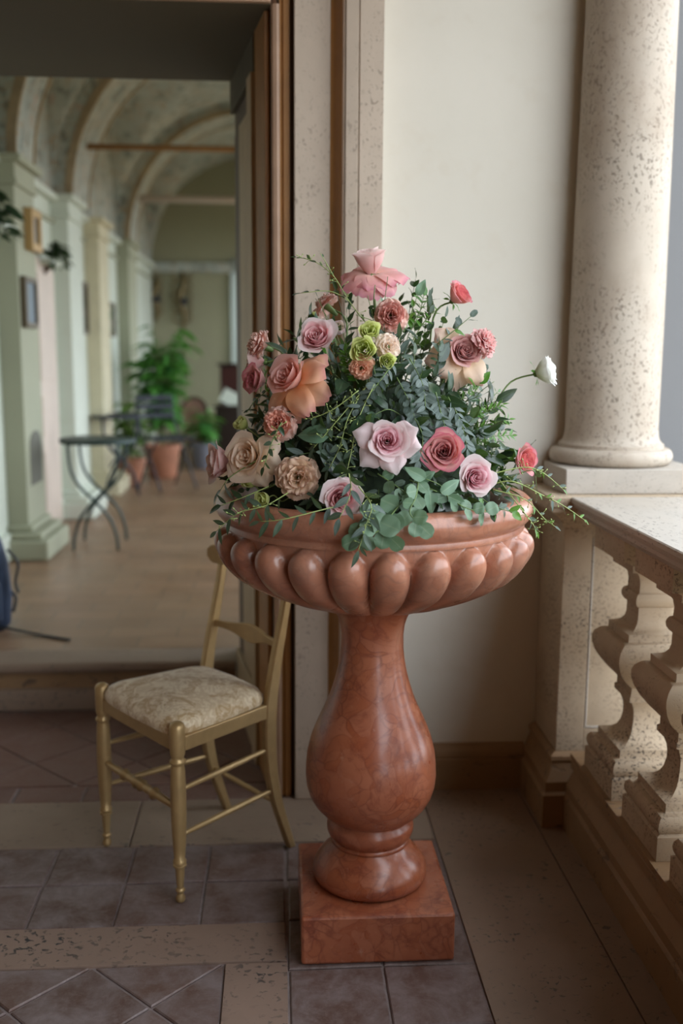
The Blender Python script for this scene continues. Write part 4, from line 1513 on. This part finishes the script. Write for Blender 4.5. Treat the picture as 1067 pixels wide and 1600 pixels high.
# --- the roses and other blooms, named by where they sit
d = facing(-.15, 1, .15)
rose(F(580, 428, 2.29), d, 'tall pink rose with reflexed apricot skirt at the very top of the bouquet', PM['blush'], PM['blush'], .033, .062, .10, 17, seed=3, curl=.14,
     outs=[], target=V((.25, 2.31, 1.3)))
# its skirt of reflexed guard petals
e_ = [o for o in bpy.data.objects if o.name == 'rose'][0]
mt = frame(V((0, 0, 0)), facing(.08, 1, .35))
for i, (a, L, el, dr) in enumerate(((-2.2, .052, -.05, .7), (-1.55, .050, -.25, .6), (-.95, .054, -.05, .6), (-.3, .062, .35, .5), (.5, .055, .4, .6), (1.6, .05, .3, .6), (2.6, .05, .2, .7), (3.4, .056, .10, .8), (-1.9, .044, .25, .9), (-1.2, .044, .25, .9), (-.6, .050, .45, .8))):
    o = petal_sheet(a, L * 1.22, .066, el, dr, .6, .003, random.Random(i), r0=.008, z0=.0, point=.3).build('outer_petal', PM['toprose'], e_, smooth=True, att=True)
    o.matrix_local = mt

rose(F(500, 536), facing(-.25, .55, .85), 'pale blush rose on the upper left with a deeper pink heart', PM['blush_heart'], PM['palepink'], .031, .046, .30, 22, seed=5, curl=.20)
rose(F(707, 470, 2.25), facing(.55, .5, .35), 'small coral red and pink rose high on the right against the wall', PM['coral'], PM['coralpale'], .027, .040, .12, 18, seed=7, target=V((.30, 2.3, 1.2)))
rose(F(463, 600, None, 1.06), facing(-.62, .55, .60), 'peach pink rose with big apricot orange guard petals, left of centre', PM['peachpink'], PM['peachpink'], .034, .054, .32, 15, seed=9, curl=.22,
     outs=[(a, .074, .062, el, dr) for a, el, dr in ((-2.3, .35, .7), (-1.55, -.05, .5), (-.85, .35, .8), (-.2, .0, .5), (.45, .5, .5), (1.1, .1, .3))])
for o in KIDS['rose.003']:
    if o.name.startswith('outer_petal'): o.data.materials[0] = PM['peach']
rose(F(722, 552), facing(.22, .30, .95), 'dusky mauve rose with pale apricot outer petals, right of centre', PM['mauve'], PM['mauve'], .029, .036, .22, 22, seed=11, curl=.16,
     outs=[(a, .070, .058, el, dr) for a, el, dr in ((-2.45, .45, .5), (-1.75, -.05, .5), (-1.05, .40, .6), (2.5, .45, .2), (3.3, .05, .4))])
for o in KIDS['rose.004']:
    if o.name.startswith('outer_petal'): o.data.materials[0] = PM['apricot']
rose(F(838, 584, 2.24), facing(.80, .28, .30), 'single white rose on a long bare stem leaning out to the right', PM['white'], PM['white'], .033, .046, -.08, 24, seed=13, target=at(715, 665, 2.24), curl=.20)
rose(F(605, 690, None, 1.04), facing(.02, .22, 1), 'pale pink rose facing forward with wide guard petals, in the middle of the bouquet', PM['palepink_heart'], PM['palepink'], .030, .036, .25, 22, seed=15, curl=.20,
     outs=[(a, .060, .056, el, dr) for a, el, dr in ((.35, .5, -.1), (-.2, .45, .1), (2.9, .45, .3), (-2.4, .4, .5), (-1.3, .55, .4))])
rose(F(694, 708, None, 1.0), facing(-.10, .28, 1), 'deep pink rose facing forward, lower right of the centre', PM['deep'], PM['coralpale'], .030, .042, .30, 26, seed=17, curl=.28)
rose(F(737, 746, None, 1.0), facing(.25, .12, 1), 'pale pink rose low on the right, touching the deep pink one', PM['palepink_heart'], PM['palepink'], .029, .046, .28, 20, seed=19, curl=.26)
rose(F(808, 720, 2.18), facing(.62, .12, .60), 'small coral pink rose low at the right edge of the bouquet', PM['coral'], PM['coralpale'], .028, .040, .14, 18, seed=21)
rose(F(533, 777, None, 1.0), facing(.10, .05, 1), 'pale pink rose at the rim of the urn with a rose coloured heart', PM['blush_heart'], PM['palepink'], .031, .040, .24, 24, seed=23, curl=.24,
     outs=[(1.7, .042, .055, .9, .3), (.9, .045, .05, .8, .3)])
rose(F(360, 724, 2.20), facing(-.95, .10, .30), 'pink rose seen from the side at the far left of the bouquet', PM['blush'], PM['blush'], .034, .056, .10, 17, seed=25, curl=.30)
rose(F(398, 716, 2.14), facing(-.55, .25, .75), 'cream rose with broad pale petals on the left, behind a leafy twig', PM['cream'], PM['cream'], .036, .046, .40, 16, seed=27, curl=.22,
     outs=[(a, .060, .058, .35, .5) for a in (-.9, -.2, .6)])
rose(F(412, 566, 2.27), facing(-.9, .10, .1), 'pale pink rosebud under the upper left carnation', PM['blush'], PM['blush'], .024, .044, .12, 11, seed=29, curl=.15)
rose(F(412, 596, 2.20), facing(-.75, .15, .55), 'small dusky spray rose with crimson edges at the left', PM['spray'], PM['spray'], .026, .042, .15, 15, seed=31, curl=.28)
for q_ in ((690, 590, .032), (674, 545, .030), (716, 598, .026), (518, 582, .028), (495, 640, .030), (512, 618, .030), (440, 625, .026), (432, 700, .026), (425, 735, .02), (580, 435, .045), (640, 690, .025)):
    F(q_[0], q_[1], None, 1.0, q_[2])
# carnations
carnation(F(512, 480, 2.38), facing(-.55, .45, -.2), 'coral carnation seen from behind at the upper left', PM['carn_out'], PM['carn_out'], .033, 30, seed=1)
carnation(F(610, 494, 2.18), facing(.05, .15, 1), 'carnation with a brownish red heart near the top of the bouquet', PM['carn_brown'], PM['carn_out'], .036, 40, seed=2)
carnation(F(408, 540, 2.26), facing(-.80, .35, .25), 'pale peach carnation pointing left at the upper left edge', PM['carn_out'], PM['carn_out'], .034, 32, seed=3)
carnation(F(752, 537, 2.22), facing(.62, .30, .35), 'pink carnation on the upper right behind the mauve rose', PM['carn_pink'], PM['carn_pink'], .036, 38, seed=4)
carnation(F(438, 662, None, 1.02), facing(-.25, .10, .95), 'coral carnation on the left below the orange guard petals', PM['carn'], PM['carn_out'], .038, 42, seed=5)
carnation(F(467, 746, None, 1.0), facing(-.05, .12, 1), 'flesh coloured ruffled bloom with a dark centre, lower left', PM['creamfl'], PM['creamfl'], .046, 32, seed=6, name='lisianthus', flat=.75)
carnation(F(604, 543, None, .98), facing(.35, .15, .85), 'blush cream ruffled bloom right of the lime green buds', PM['blushcream'], PM['blushcream'], .028, 28, seed=7, name='lisianthus')
carnation(F(566, 574, None, .98), facing(-.1, -.15, .9), 'salmon ruffled bloom below the lime green buds', PM['salmon'], PM['salmon'], .027, 26, seed=8, name='lisianthus')
carnation(F(530, 512, 2.38), facing(.2, .2, .7), 'blush bud half hidden behind the upper left rose', PM['blushcream'], PM['palepink'], .016, 16, seed=9, name='lisianthus')
# lime buds
def bud(p, d, lab, mat, R_=.014, seed=1, target=None):
    rn = random.Random(seed)
    e = flower_root('lisianthus_bud', p, lab)
    mt = frame(V((0, 0, 0)), d)
    for i in range(10):
        t = i / 9
        b = petal_cup(i * 2.4, R_ * (.3 + .7 * t), R_ * (1.5 - .1 * t), 1.3, -.05, .12 * t, 0, rn, ruff=R_ * .10, nv=6, nu=6)
        o = b.build('petal', mat, e, smooth=True, att=True); o.matrix_local = mt
    stem_to(e, p, d, target or CEN + (p - CEN) * .3, .0016, LM['ystem'])
    return e
bud(F(579, 524, None, .99, .016), facing(0, .4, .9), 'upper lime green bud in the cluster of three near the top', PM['lime'], .022, 1)
bud(F(571, 548, None, 1.0, .018), facing(-.1, .1, 1), 'largest lime green bud in the middle of the cluster of three', PM['lime'], .027, 2)
bud(F(604, 564, None, .99, .014), facing(.15, 0, 1), 'lower right lime green bud of the cluster of three', PM['lime'], .017, 3)
bud(F(398, 758, None, 1.0, .015), facing(-.5, .6, .6), 'lime green bud lying above the urn rim on the left, topmost of two', PM['lime'], .019, 4, target=F(440, 750, None, .8))
bud(F(418, 778, None, 1.02, .015), facing(-.5, -.1, .8), 'lime green bud lying above the urn rim on the left, lower of two', PM['lime'], .018, 5, target=F(455, 775, None, .8))
bud(F(385, 668, 2.24), facing(-.6, .5, .4), 'yellow green bud at the left edge above the cream rose', PM['lime'], .018, 6)
bud(F(428, 661 - 40 + 5, 2.2, r=.0), facing(-.3, .6, .4), 'tiny green bud left of the orange guard petals', PM['lime'], .006, 7)
bud(F(491, 494, 2.35, r=.0), facing(-.3, .9, .2), 'tiny pointed green bud above the upper left rose', PM['lime'], .007, 8)

# ---- leaves
LEAF = {
    'euc': leaf_mesh('eucalyptus_leaf', .036, .012, 'lance', .15, .35, LM['euc'], 7, 4),
    'eucb': leaf_mesh('eucalyptus_leaf_blue', .038, .014, 'lance', .12, .3, LM['blue'], 7, 4),
    'oval': leaf_mesh('oval_leaf', .030, .016, 'ovate', .10, .3, LM['euc'], 7, 4),
    'ovalb': leaf_mesh('oval_leaf_blue', .028, .017, 'round', .10, .2, LM['blue'], 7, 4),
    'round': leaf_mesh('round_leaf', .036, .034, 'round', .08, .18, LM['round'], 8, 6),
    'bright': leaf_mesh('bright_leaf', .026, .010, 'ovate', .25, .3, LM['bright'], 6, 4),
    'brightb': leaf_mesh('bright_large_leaf', .036, .020, 'ovate', .2, .35, LM['bright'], 7, 4),
    'dark': leaf_mesh('dark_leaf_small', .038, .017, 'ovate', .22, .4, LM['dark'], 6, 4),
    'darkb': leaf_mesh('dark_leaf_large', .062, .030, 'ovate', .18, .4, LM['dark'], 7, 4),
    'broad': leaf_mesh('broad_leaf', .070, .040, 'ovate', .2, .35, LM['broad'], 8, 6),
}


def sprig(pts, leaf, lab, n=10, s=1.0, stemmat='stem', r=.0014, name='foliage_sprig', seed=0, start=.15, ang=.9, pairs=False, droop=0.0, group=None, cat='foliage', flip=None, endleaf=True, seeds=False, up=None, avoid=False, wide=1.0, over=False):
    rn = random.Random(seed)
    P = smooth_path([V(p) for p in pts], 6)
    root = P[0]
    e = empty(name, root, 0, lab, cat, group)
    L = [p - root for p in P]
    MB().tube(L, [r * (1 - .55 * i / len(L)) for i in range(len(L))], 5).build('stem', LM[stemmat], e, smooth=True)
    leaves = leaf if isinstance(leaf, (list, tuple)) else [leaf]
    cnt = 0
    for i in range(n):
        t = start + (1 - start) * i / max(1, n - 1)
        f = t * (len(L) - 1)
        k0 = min(len(L) - 2, int(f))
        p = L[k0].lerp(L[k0 + 1], f - k0)
        tan = (L[k0 + 1] - L[k0]).normalized()
        # leaf side directions: mostly across the line of sight so that the blades show
        view = V((root.x, root.y, root.z - H_CAM)).normalized()
        out = (root + p - CEN); out.z *= .6; out.normalize()
        side = tan.cross(out)
        if side.length < .1: side = tan.cross(V((0, 0, 1)))
        side.normalize()
        for sg in ((1, -1) if pairs else ((1 if i % 2 else -1),)):
            if i == n - 1 and endleaf: sd = tan + side * .1 * sg
            else: sd = tan * math.cos(ang) + side * sg * math.sin(ang) * wide + out * rn.uniform(-.35, .45)
            sd.z -= droop
            wp = root + p
            if avoid and any((wp - c).length < rr_ * 1.05 for c, rr_, D_ in FP): continue
            if not over:
                wv = wp + sd.normalized() * .015 - V((0, 0, H_CAM)); wd_ = wv.length; wn = wv / wd_; hit = False
                for c, rr_, D_ in FP:
                    if wd_ < D_ + .01 and rr_ > 0 and (c - V((0, 0, H_CAM)) - wn * wn.dot(c - V((0, 0, H_CAM)))).length < rr_ * .95: hit = True; break
                if hit: continue
            mt = orient(p, sd, up=out + V((rn.uniform(-.4, .4), 0, rn.uniform(-.2, .5))), roll=rn.uniform(-.5, .5), s=s * rn.uniform(.75, 1.15))
            inst(LEAF[rn.choice(leaves)], 'leaf', e, mt)
            cnt += 1
            if i == n - 1 and endleaf: break
    if seeds:
        mb = MB()
        for i in range(int(n * 1.6)):
            t = .2 + .8 * rn.random()
            p = L[int(t * (len(L) - 1))]
            d = V((rn.uniform(-1, 1), rn.uniform(-1, 1), rn.uniform(-.6, .8))).normalized()
            q = p + d * rn.uniform(.008, .016)
            mb.tube([p, (p + q) * .5 + V((0, 0, .001)), q], .0005, 4)
            mb.tube([q, q + d * .0025, q + d * .006], [.0006, .0017, .0005], 5)
        mb.build('seed_buds', LM['ystem'], e, smooth=True)
    return e


def S(pix, leaf, lab, **kw):
    pts = []
    for q in pix:
        pts.append(at(*q) if len(q) == 3 else front(q[0], q[1], 1.02))
    return sprig(pts, leaf, lab, **kw)


# inner filler sprigs radiating from the heart of the bouquet
rn0 = random.Random(42)
kinds = [('dark', 'dstem', 1.0), (('dark', 'euc'), 'dstem', 1.0), (('oval', 'ovalb'), 'stem', 1.0), (('euc', 'eucb'), 'stem', 1.0), (('dark', 'darkb'), 'dstem', .9), (('oval', 'dark'), 'stem', 1.0)]
NF = 230
KN = ['glossy dark', 'mixed dark', 'oval leaved', 'narrow leaved', 'broad dark', 'oval and dark']


def place_words(p):
    dx = p.x - UX
    h = 'top' if p.z > 1.46 else 'upper' if p.z > 1.34 else 'middle' if p.z > 1.2 else 'low'
    q = 'far left' if dx < -.2 else 'left' if dx < -.07 else 'central' if dx < .07 else 'right' if dx < .2 else 'far right'
    b_ = 'front' if p.y < UY - .08 else 'side' if p.y < UY + .08 else 'back'
    return h, q, b_


def filler(st, mid, tip, ki, seed, n=9, sc=1.0, **kw):
    lk, sm, s_ = kinds[ki]
    h, q, b_ = place_words(tip)
    lab = '%s filler sprig, %s %s of the bouquet, %s' % (KN[ki], h, q, {'front': 'camera side', 'side': 'mid depth', 'back': 'wall side'}[b_])
    return sprig([st, mid, tip], lk, lab, n=n, s=s_ * sc, stemmat=sm, name='filler_sprig', seed=seed, start=.2, pairs=(seed % 2 == 0), group='%s fillers, %s %s %s' % (KN[ki], h, q, b_), avoid=True, **kw)


for i in range(NF):
    u_ = (i + .5) / NF
    az = i * 2.39996
    el = math.asin(.0 + .98 * u_)
    d = V((math.cos(az) * math.cos(el), math.sin(az) * math.cos(el), math.sin(el)))
    if d.y > .35 and rn0.random() < .6: continue
    rr = .12
    for q in range(60):
        p = CEN + d * rr
        if math.hypot(p.x - UX, p.y - UY) > mound_r(p.z) * .93 or p.z > 1.56: break
        rr += .01
    tip = CEN + d * rr
    st = CEN + d * rr * .42
    mid = CEN + d * rr * .75 + V((rn0.uniform(-.02, .02), rn0.uniform(-.02, .02), rn0.uniform(0, .02)))
    filler(st, mid, tip + V((rn0.uniform(-.02, .02), rn0.uniform(-.015, .015), rn0.uniform(-.02, .02))), i % 6, i, 9, rn0.uniform(.85, 1.2))
# low ring of foliage along the inside of the rim
for i in range(34):
    az = R(-200 + 220 * i / 33)
    d = V((math.cos(az), math.sin(az), 0))
    st = V((UX, UY, 1.07)) + d * .17
    filler(st, V((UX, UY, 1.125)) + d * .25, V((UX, UY, 1.115 + rn0.uniform(-.01, .03))) + d * rn0.uniform(.30, .335), (i * 5 + 1) % 6, 300 + i, 9, 1.0)

# upper left airy twig
S([(600, 530, 2.25), (575, 508, 2.25), (545, 470, 2.26), (520, 430, 2.27), (490, 408, 2.28), (464, 402, 2.28)], ('euc',), 'long airy eucalyptus twig arching out at the top left', n=15, s=.62, stemmat='ystem', r=.0016, seed=61, over=True, start=.2, seeds=True)
S([(545, 470, 2.26), (515, 455, 2.26), (470, 458, 2.26)], ('euc', 'eucb'), 'thin side twig with narrow leaves left of the top carnation', n=6, s=.62, stemmat='ystem', seed=62, over=True)
S([(522, 433, 2.27), (512, 415, 2.27), (500, 395, 2.27)], 'oval', 'short twig tip with small oval leaves at the top left', n=5, s=.42, stemmat='ystem', seed=63, over=True)
# leaves around the top rose
S([(586, 500, 2.24), (584, 470, 2.22), (586, 445, 2.22)], 'broad', 'broad leaf pair on the stem under the top rose', n=3, s=.75, seed=64, ang=.7, r=.002, start=.1)
S([(600, 500, 2.23), (600, 480, 2.22), (606, 432, 2.22)], 'broad', 'upright pale leaf right of the top rose', n=1, s=.62, seed=65, start=.35)
S([(595, 520, 2.2), (590, 505, 2.18), (556, 492, 2.16)], 'broad', 'large grey green leaf left of the brown hearted carnation', n=1, s=.85, seed=66, start=.3)
S([(630, 520, 2.2), (640, 495, 2.2), (652, 462, 2.2)], ('broad', 'brightb'), 'upright green leaves right of the brown hearted carnation', n=4, s=.6, seed=67, ang=.3)
S([(640, 540, 2.2), (665, 500, 2.2), (690, 478, 2.2)], 'bright', 'bright green sprig between the top carnation and the small red rose', n=9, s=.9, seed=68)
S([(680, 540, 2.2), (705, 520, 2.2), (735, 495, 2.21)], ('brightb', 'ovalb'), 'bright and bluish leaves above the mauve rose', n=7, s=.8, seed=69)
# bright pistachio foliage at right
for i, (a, b) in enumerate((((700, 680), (785, 632)), ((705, 690), (796, 655)), ((710, 700), (800, 680)), ((705, 705), (770, 690)), ((690, 660), (745, 605)), ((715, 690), (778, 612)))):
    S([(a[0], a[1], 2.22), ((a[0] + b[0]) / 2, (a[1] + b[1]) / 2 - 6, 2.20), (b[0], b[1], 2.19 + .015 * i)], 'bright', ['bright green leafy sprig on the right, topmost of the fan under the white rose', 'bright green sprig on the right, second of the fan under the white rose', 'bright green sprig on the right, lowest long one above the coral rose', 'short bright green sprig beside the deep pink rose', 'bright green sprig below the mauve rose', 'bright sprig rising along the stem of the white rose'][i], n=13, s=.72, seed=80 + i, pairs=True, ang=.8)
S([(700, 650, 2.2), (735, 620, 2.2), (750, 600, 2.2)], 'brightb', 'larger glossy green leaves halfway along the stem of the white rose', n=4, s=1.0, seed=90)
S([(735, 640, 2.24), (748, 615, 2.24), (772, 596, 2.24)], 'darkb', 'single grey green leaf beside the stem of the white rose', n=1, s=.7, seed=91)
# glaucous eucalyptus through the centre right
for i, pp in enumerate((((640, 560), (660, 600), (665, 640)), ((620, 590), (640, 630), (650, 660)), ((680, 610), (690, 650), (700, 680)), ((620, 560), (590, 600), (560, 640)), ((700, 620), (720, 660), (730, 700)), ((640, 640), (660, 680), (655, 720)))):
    S(pp, ('eucb', 'ovalb'), ['bluish eucalyptus spray right of the lime buds', 'bluish eucalyptus spray above the middle pale rose', 'bluish eucalyptus spray under the mauve rose', 'grey green spray between the lime buds and the middle pale rose', 'bluish spray right of the deep pink rose', 'bluish spray between the middle pale rose and the deep pink rose'][i], n=10, s=.9, seed=100 + i, pairs=True)
# seeded eucalyptus drooping left of centre
for i, pp in enumerate((((580, 595), (550, 630), (520, 665), (490, 700)), ((575, 600), (545, 650), (530, 700), (512, 735)), ((585, 600), (560, 655), (548, 710), (540, 745)), ((560, 610), (520, 640), (485, 655)))):
    S(pp, ('euc', 'eucb', 'oval'), ['seeded eucalyptus twig drooping towards the ruffled bloom, leftmost', 'seeded eucalyptus twig drooping in front of the dark foliage, second from the left', 'seeded eucalyptus twig drooping beside the middle pale rose', 'short seeded twig lying under the orange guard petals'][i], n=13, s=.8, stemmat='ystem', seed=120 + i, start=.12, seeds=True, droop=.35)
S([(560, 690, ), (510, 680), (470, 672)], 'broad', 'large flat pale green leaf below the orange guard petals', n=1, s=1.05, seed=130, start=.45)
# over the urn rim: left
def rimp(px, py, dy=0.0):
    return at(px, py, UY - .345 + dy)
S([(450, 770, 2.03), (415, 790, 2.02), (372, 802, 2.03), (338, 830, 2.06)], ('euc',), 'dark eucalyptus twig spilling over the rim at the far left', n=12, s=1.0, stemmat='ystem', seed=140, droop=.15, seeds=True)
S([(420, 760, 2.08), (385, 775, 2.08), (345, 790, 2.10)], ('euc', 'dark'), 'dark leaves lying on the left end of the rim', n=7, s=1.0, stemmat='ystem', seed=141)
S([(530, 790, 1.97), (490, 800, 1.94), (440, 812, 1.94), (405, 815, 1.96)], ('euc', 'eucb'), 'eucalyptus twig lying along the front of the rim left of centre', n=11, s=1.05, stemmat='ystem', seed=142, droop=.12)
S([(400, 720, 2.1), (360, 745, 2.12), (345, 765, 2.12)], 'darkb', 'broad dark leaves under the far left pink rose', n=4, s=.8, seed=143)
S([(430, 600, 2.2), (400, 625, 2.2), (385, 645, 2.2)], ('dark', 'oval'), 'dark leafy twig below the small spray rose at left', n=9, s=.6, seed=144, pairs=True)
S([(470, 560, 2.28), (440, 558, 2.27), (415, 572, 2.27)], ('dark',), 'dark leaves behind the pale pink rosebud at left', n=7, s=.85, seed=145)
S([(440, 660, 2.05), (425, 690, 2.04), (412, 730, 2.04)], ('dark', 'oval'), 'leafy twig hanging in front of the cream rose', n=8, s=.65, seed=146, over=True, seeds=True)
# centre front: silver dollar
S([(640, 770, 2.0), (615, 800, 1.95), (590, 830, 1.93), (560, 842, 1.93)], 'round', 'round leaved eucalyptus branch hanging over the front centre of the rim', n=9, s=1.05, stemmat='stem', r=.002, seed=150, ang=1.0, pairs=False)
S([(655, 740, 2.0), (650, 775, 1.96), (640, 800, 1.94), (655, 820, 1.93)], 'round', 'round leaved eucalyptus branch below the deep pink rose', n=9, s=.95, r=.002, seed=151, ang=1.0)
S([(560, 760, 1.96), (580, 790, 1.93), (572, 820, 1.92), (560, 860, 1.92)], ('eucb', 'euc'), 'seeded eucalyptus hanging over the rim in front of the rim rose', n=12, s=1.0, stemmat='ystem', seed=152, over=True, droop=.3, seeds=True)
S([(545, 740, 1.96), (548, 770, 1.93), (530, 810, 1.92)], ('eucb',), 'narrow bluish leaves hanging in front of the rim rose', n=7, s=1.0, stemmat='ystem', seed=153, over=True, droop=.3)
S([(590, 740, 2.0), (620, 760, 1.98), (640, 775, 1.97)], ('round', 'ovalb'), 'round grey green leaves under the middle pale rose', n=7, s=.8, seed=154)
S([(610, 790, 1.97), (590, 810, 1.94), (610, 840, 1.93)], 'round', 'large round leaf cluster lowest at the front centre', n=5, s=1.2, seed=155)
S([(690, 760, 2.02), (720, 790, 1.98), (760, 800, 1.98), (790, 795, 2.02)], ('round', 'oval'), 'oval leaved twig lying along the rim right of centre', n=11, s=.85, stemmat='stem', seed=156, droop=.35)
S([(640, 750, 2.0), (675, 765, 1.98), (700, 775, 1.98)], 'broad', 'broad dark leaves between the deep pink rose and the rim', n=4, s=.8, seed=157)
# right trailing
S([(760, 760, 2.1), (800, 752, 2.08), (850, 775, 2.08), (880, 790, 2.09), (912, 812, 2.10)], ('bright', 'eucb'), 'longest yellow green twig trailing out past the right side of the urn', n=12, s=.62, stemmat='ystem', r=.0016, seed=160, seeds=True, start=.25)
S([(770, 740, 2.12), (820, 730, 2.12), (850, 740, 2.12), (880, 765, 2.12)], ('eucb', 'bright'), 'yellow green twig arching out to the right below the coral rose', n=10, s=.62, stemmat='ystem', r=.0015, seed=161, seeds=True)
S([(770, 765, 2.08), (820, 780, 2.06), (850, 810, 2.06), (866, 822, 2.06)], ('bright', 'euc'), 'short yellow green twig drooping beside the right end of the rim', n=9, s=.6, stemmat='ystem', seed=162, seeds=True)
S([(780, 750, 2.1), (810, 790, 2.05), (830, 815, 2.05), (838, 830, 2.05)], ('euc', 'bright'), 'twig hanging straight down over the right end of the rim', n=9, s=.7, stemmat='ystem', seed=163, seeds=True, droop=.3)
S([(740, 770, 2.05), (770, 790, 2.0), (800, 800, 2.0)], ('oval', 'brightb'), 'green leaves lying on the rim below the coral rose', n=8, s=.8, seed=164, droop=.3)
S([(800, 745, 2.14), (832, 735, 2.14), (838, 760, 2.12)], 'eucb', 'pair of long grey green leaves beside the coral rose', n=3, s=1.3, seed=165)
S([(770, 700, 2.16), (780, 690, 2.15), (792, 700, 2.14)], 'darkb', 'dark green leaf behind the coral rose', n=3, s=.9, seed=166)

S([(640, 520, 2.24), (655, 490, 2.25), (662, 462, 2.26)], ('bright', 'brightb'), 'upright bright sprig just right of the brown hearted carnation', n=8, s=.8, seed=170, pairs=True)
S([(560, 560, 2.2), (540, 540, 2.2), (545, 505, 2.22)], ('bright', 'dark'), 'bright green leaves between the upper left rose and the lime buds', n=10, s=.9, seed=171, pairs=True)
S([(560, 600, 2.12), (545, 575, 2.12), (540, 550, 2.13)], ('bright',), 'bright fern like sprig below the upper left rose', n=12, s=.9, seed=172, pairs=True)
S([(600, 640, 2.1), (590, 600, 2.08), (583, 570, 2.08)], ('dark', 'darkb'), 'long dark leaves rising under the lime buds', n=7, s=1.0, seed=173, ang=.35)
S([(640, 660, 2.08), (610, 640, 2.05), (585, 648, 2.04)], 'darkb', 'long dark leaf lying above the middle pale rose', n=3, s=1.1, seed=174)
S([(700, 780, 2.02), (690, 760, 1.99), (665, 748, 1.98)], 'broad', 'green leaf with a pale midrib under the deep pink rose', n=2, s=.75, seed=175)
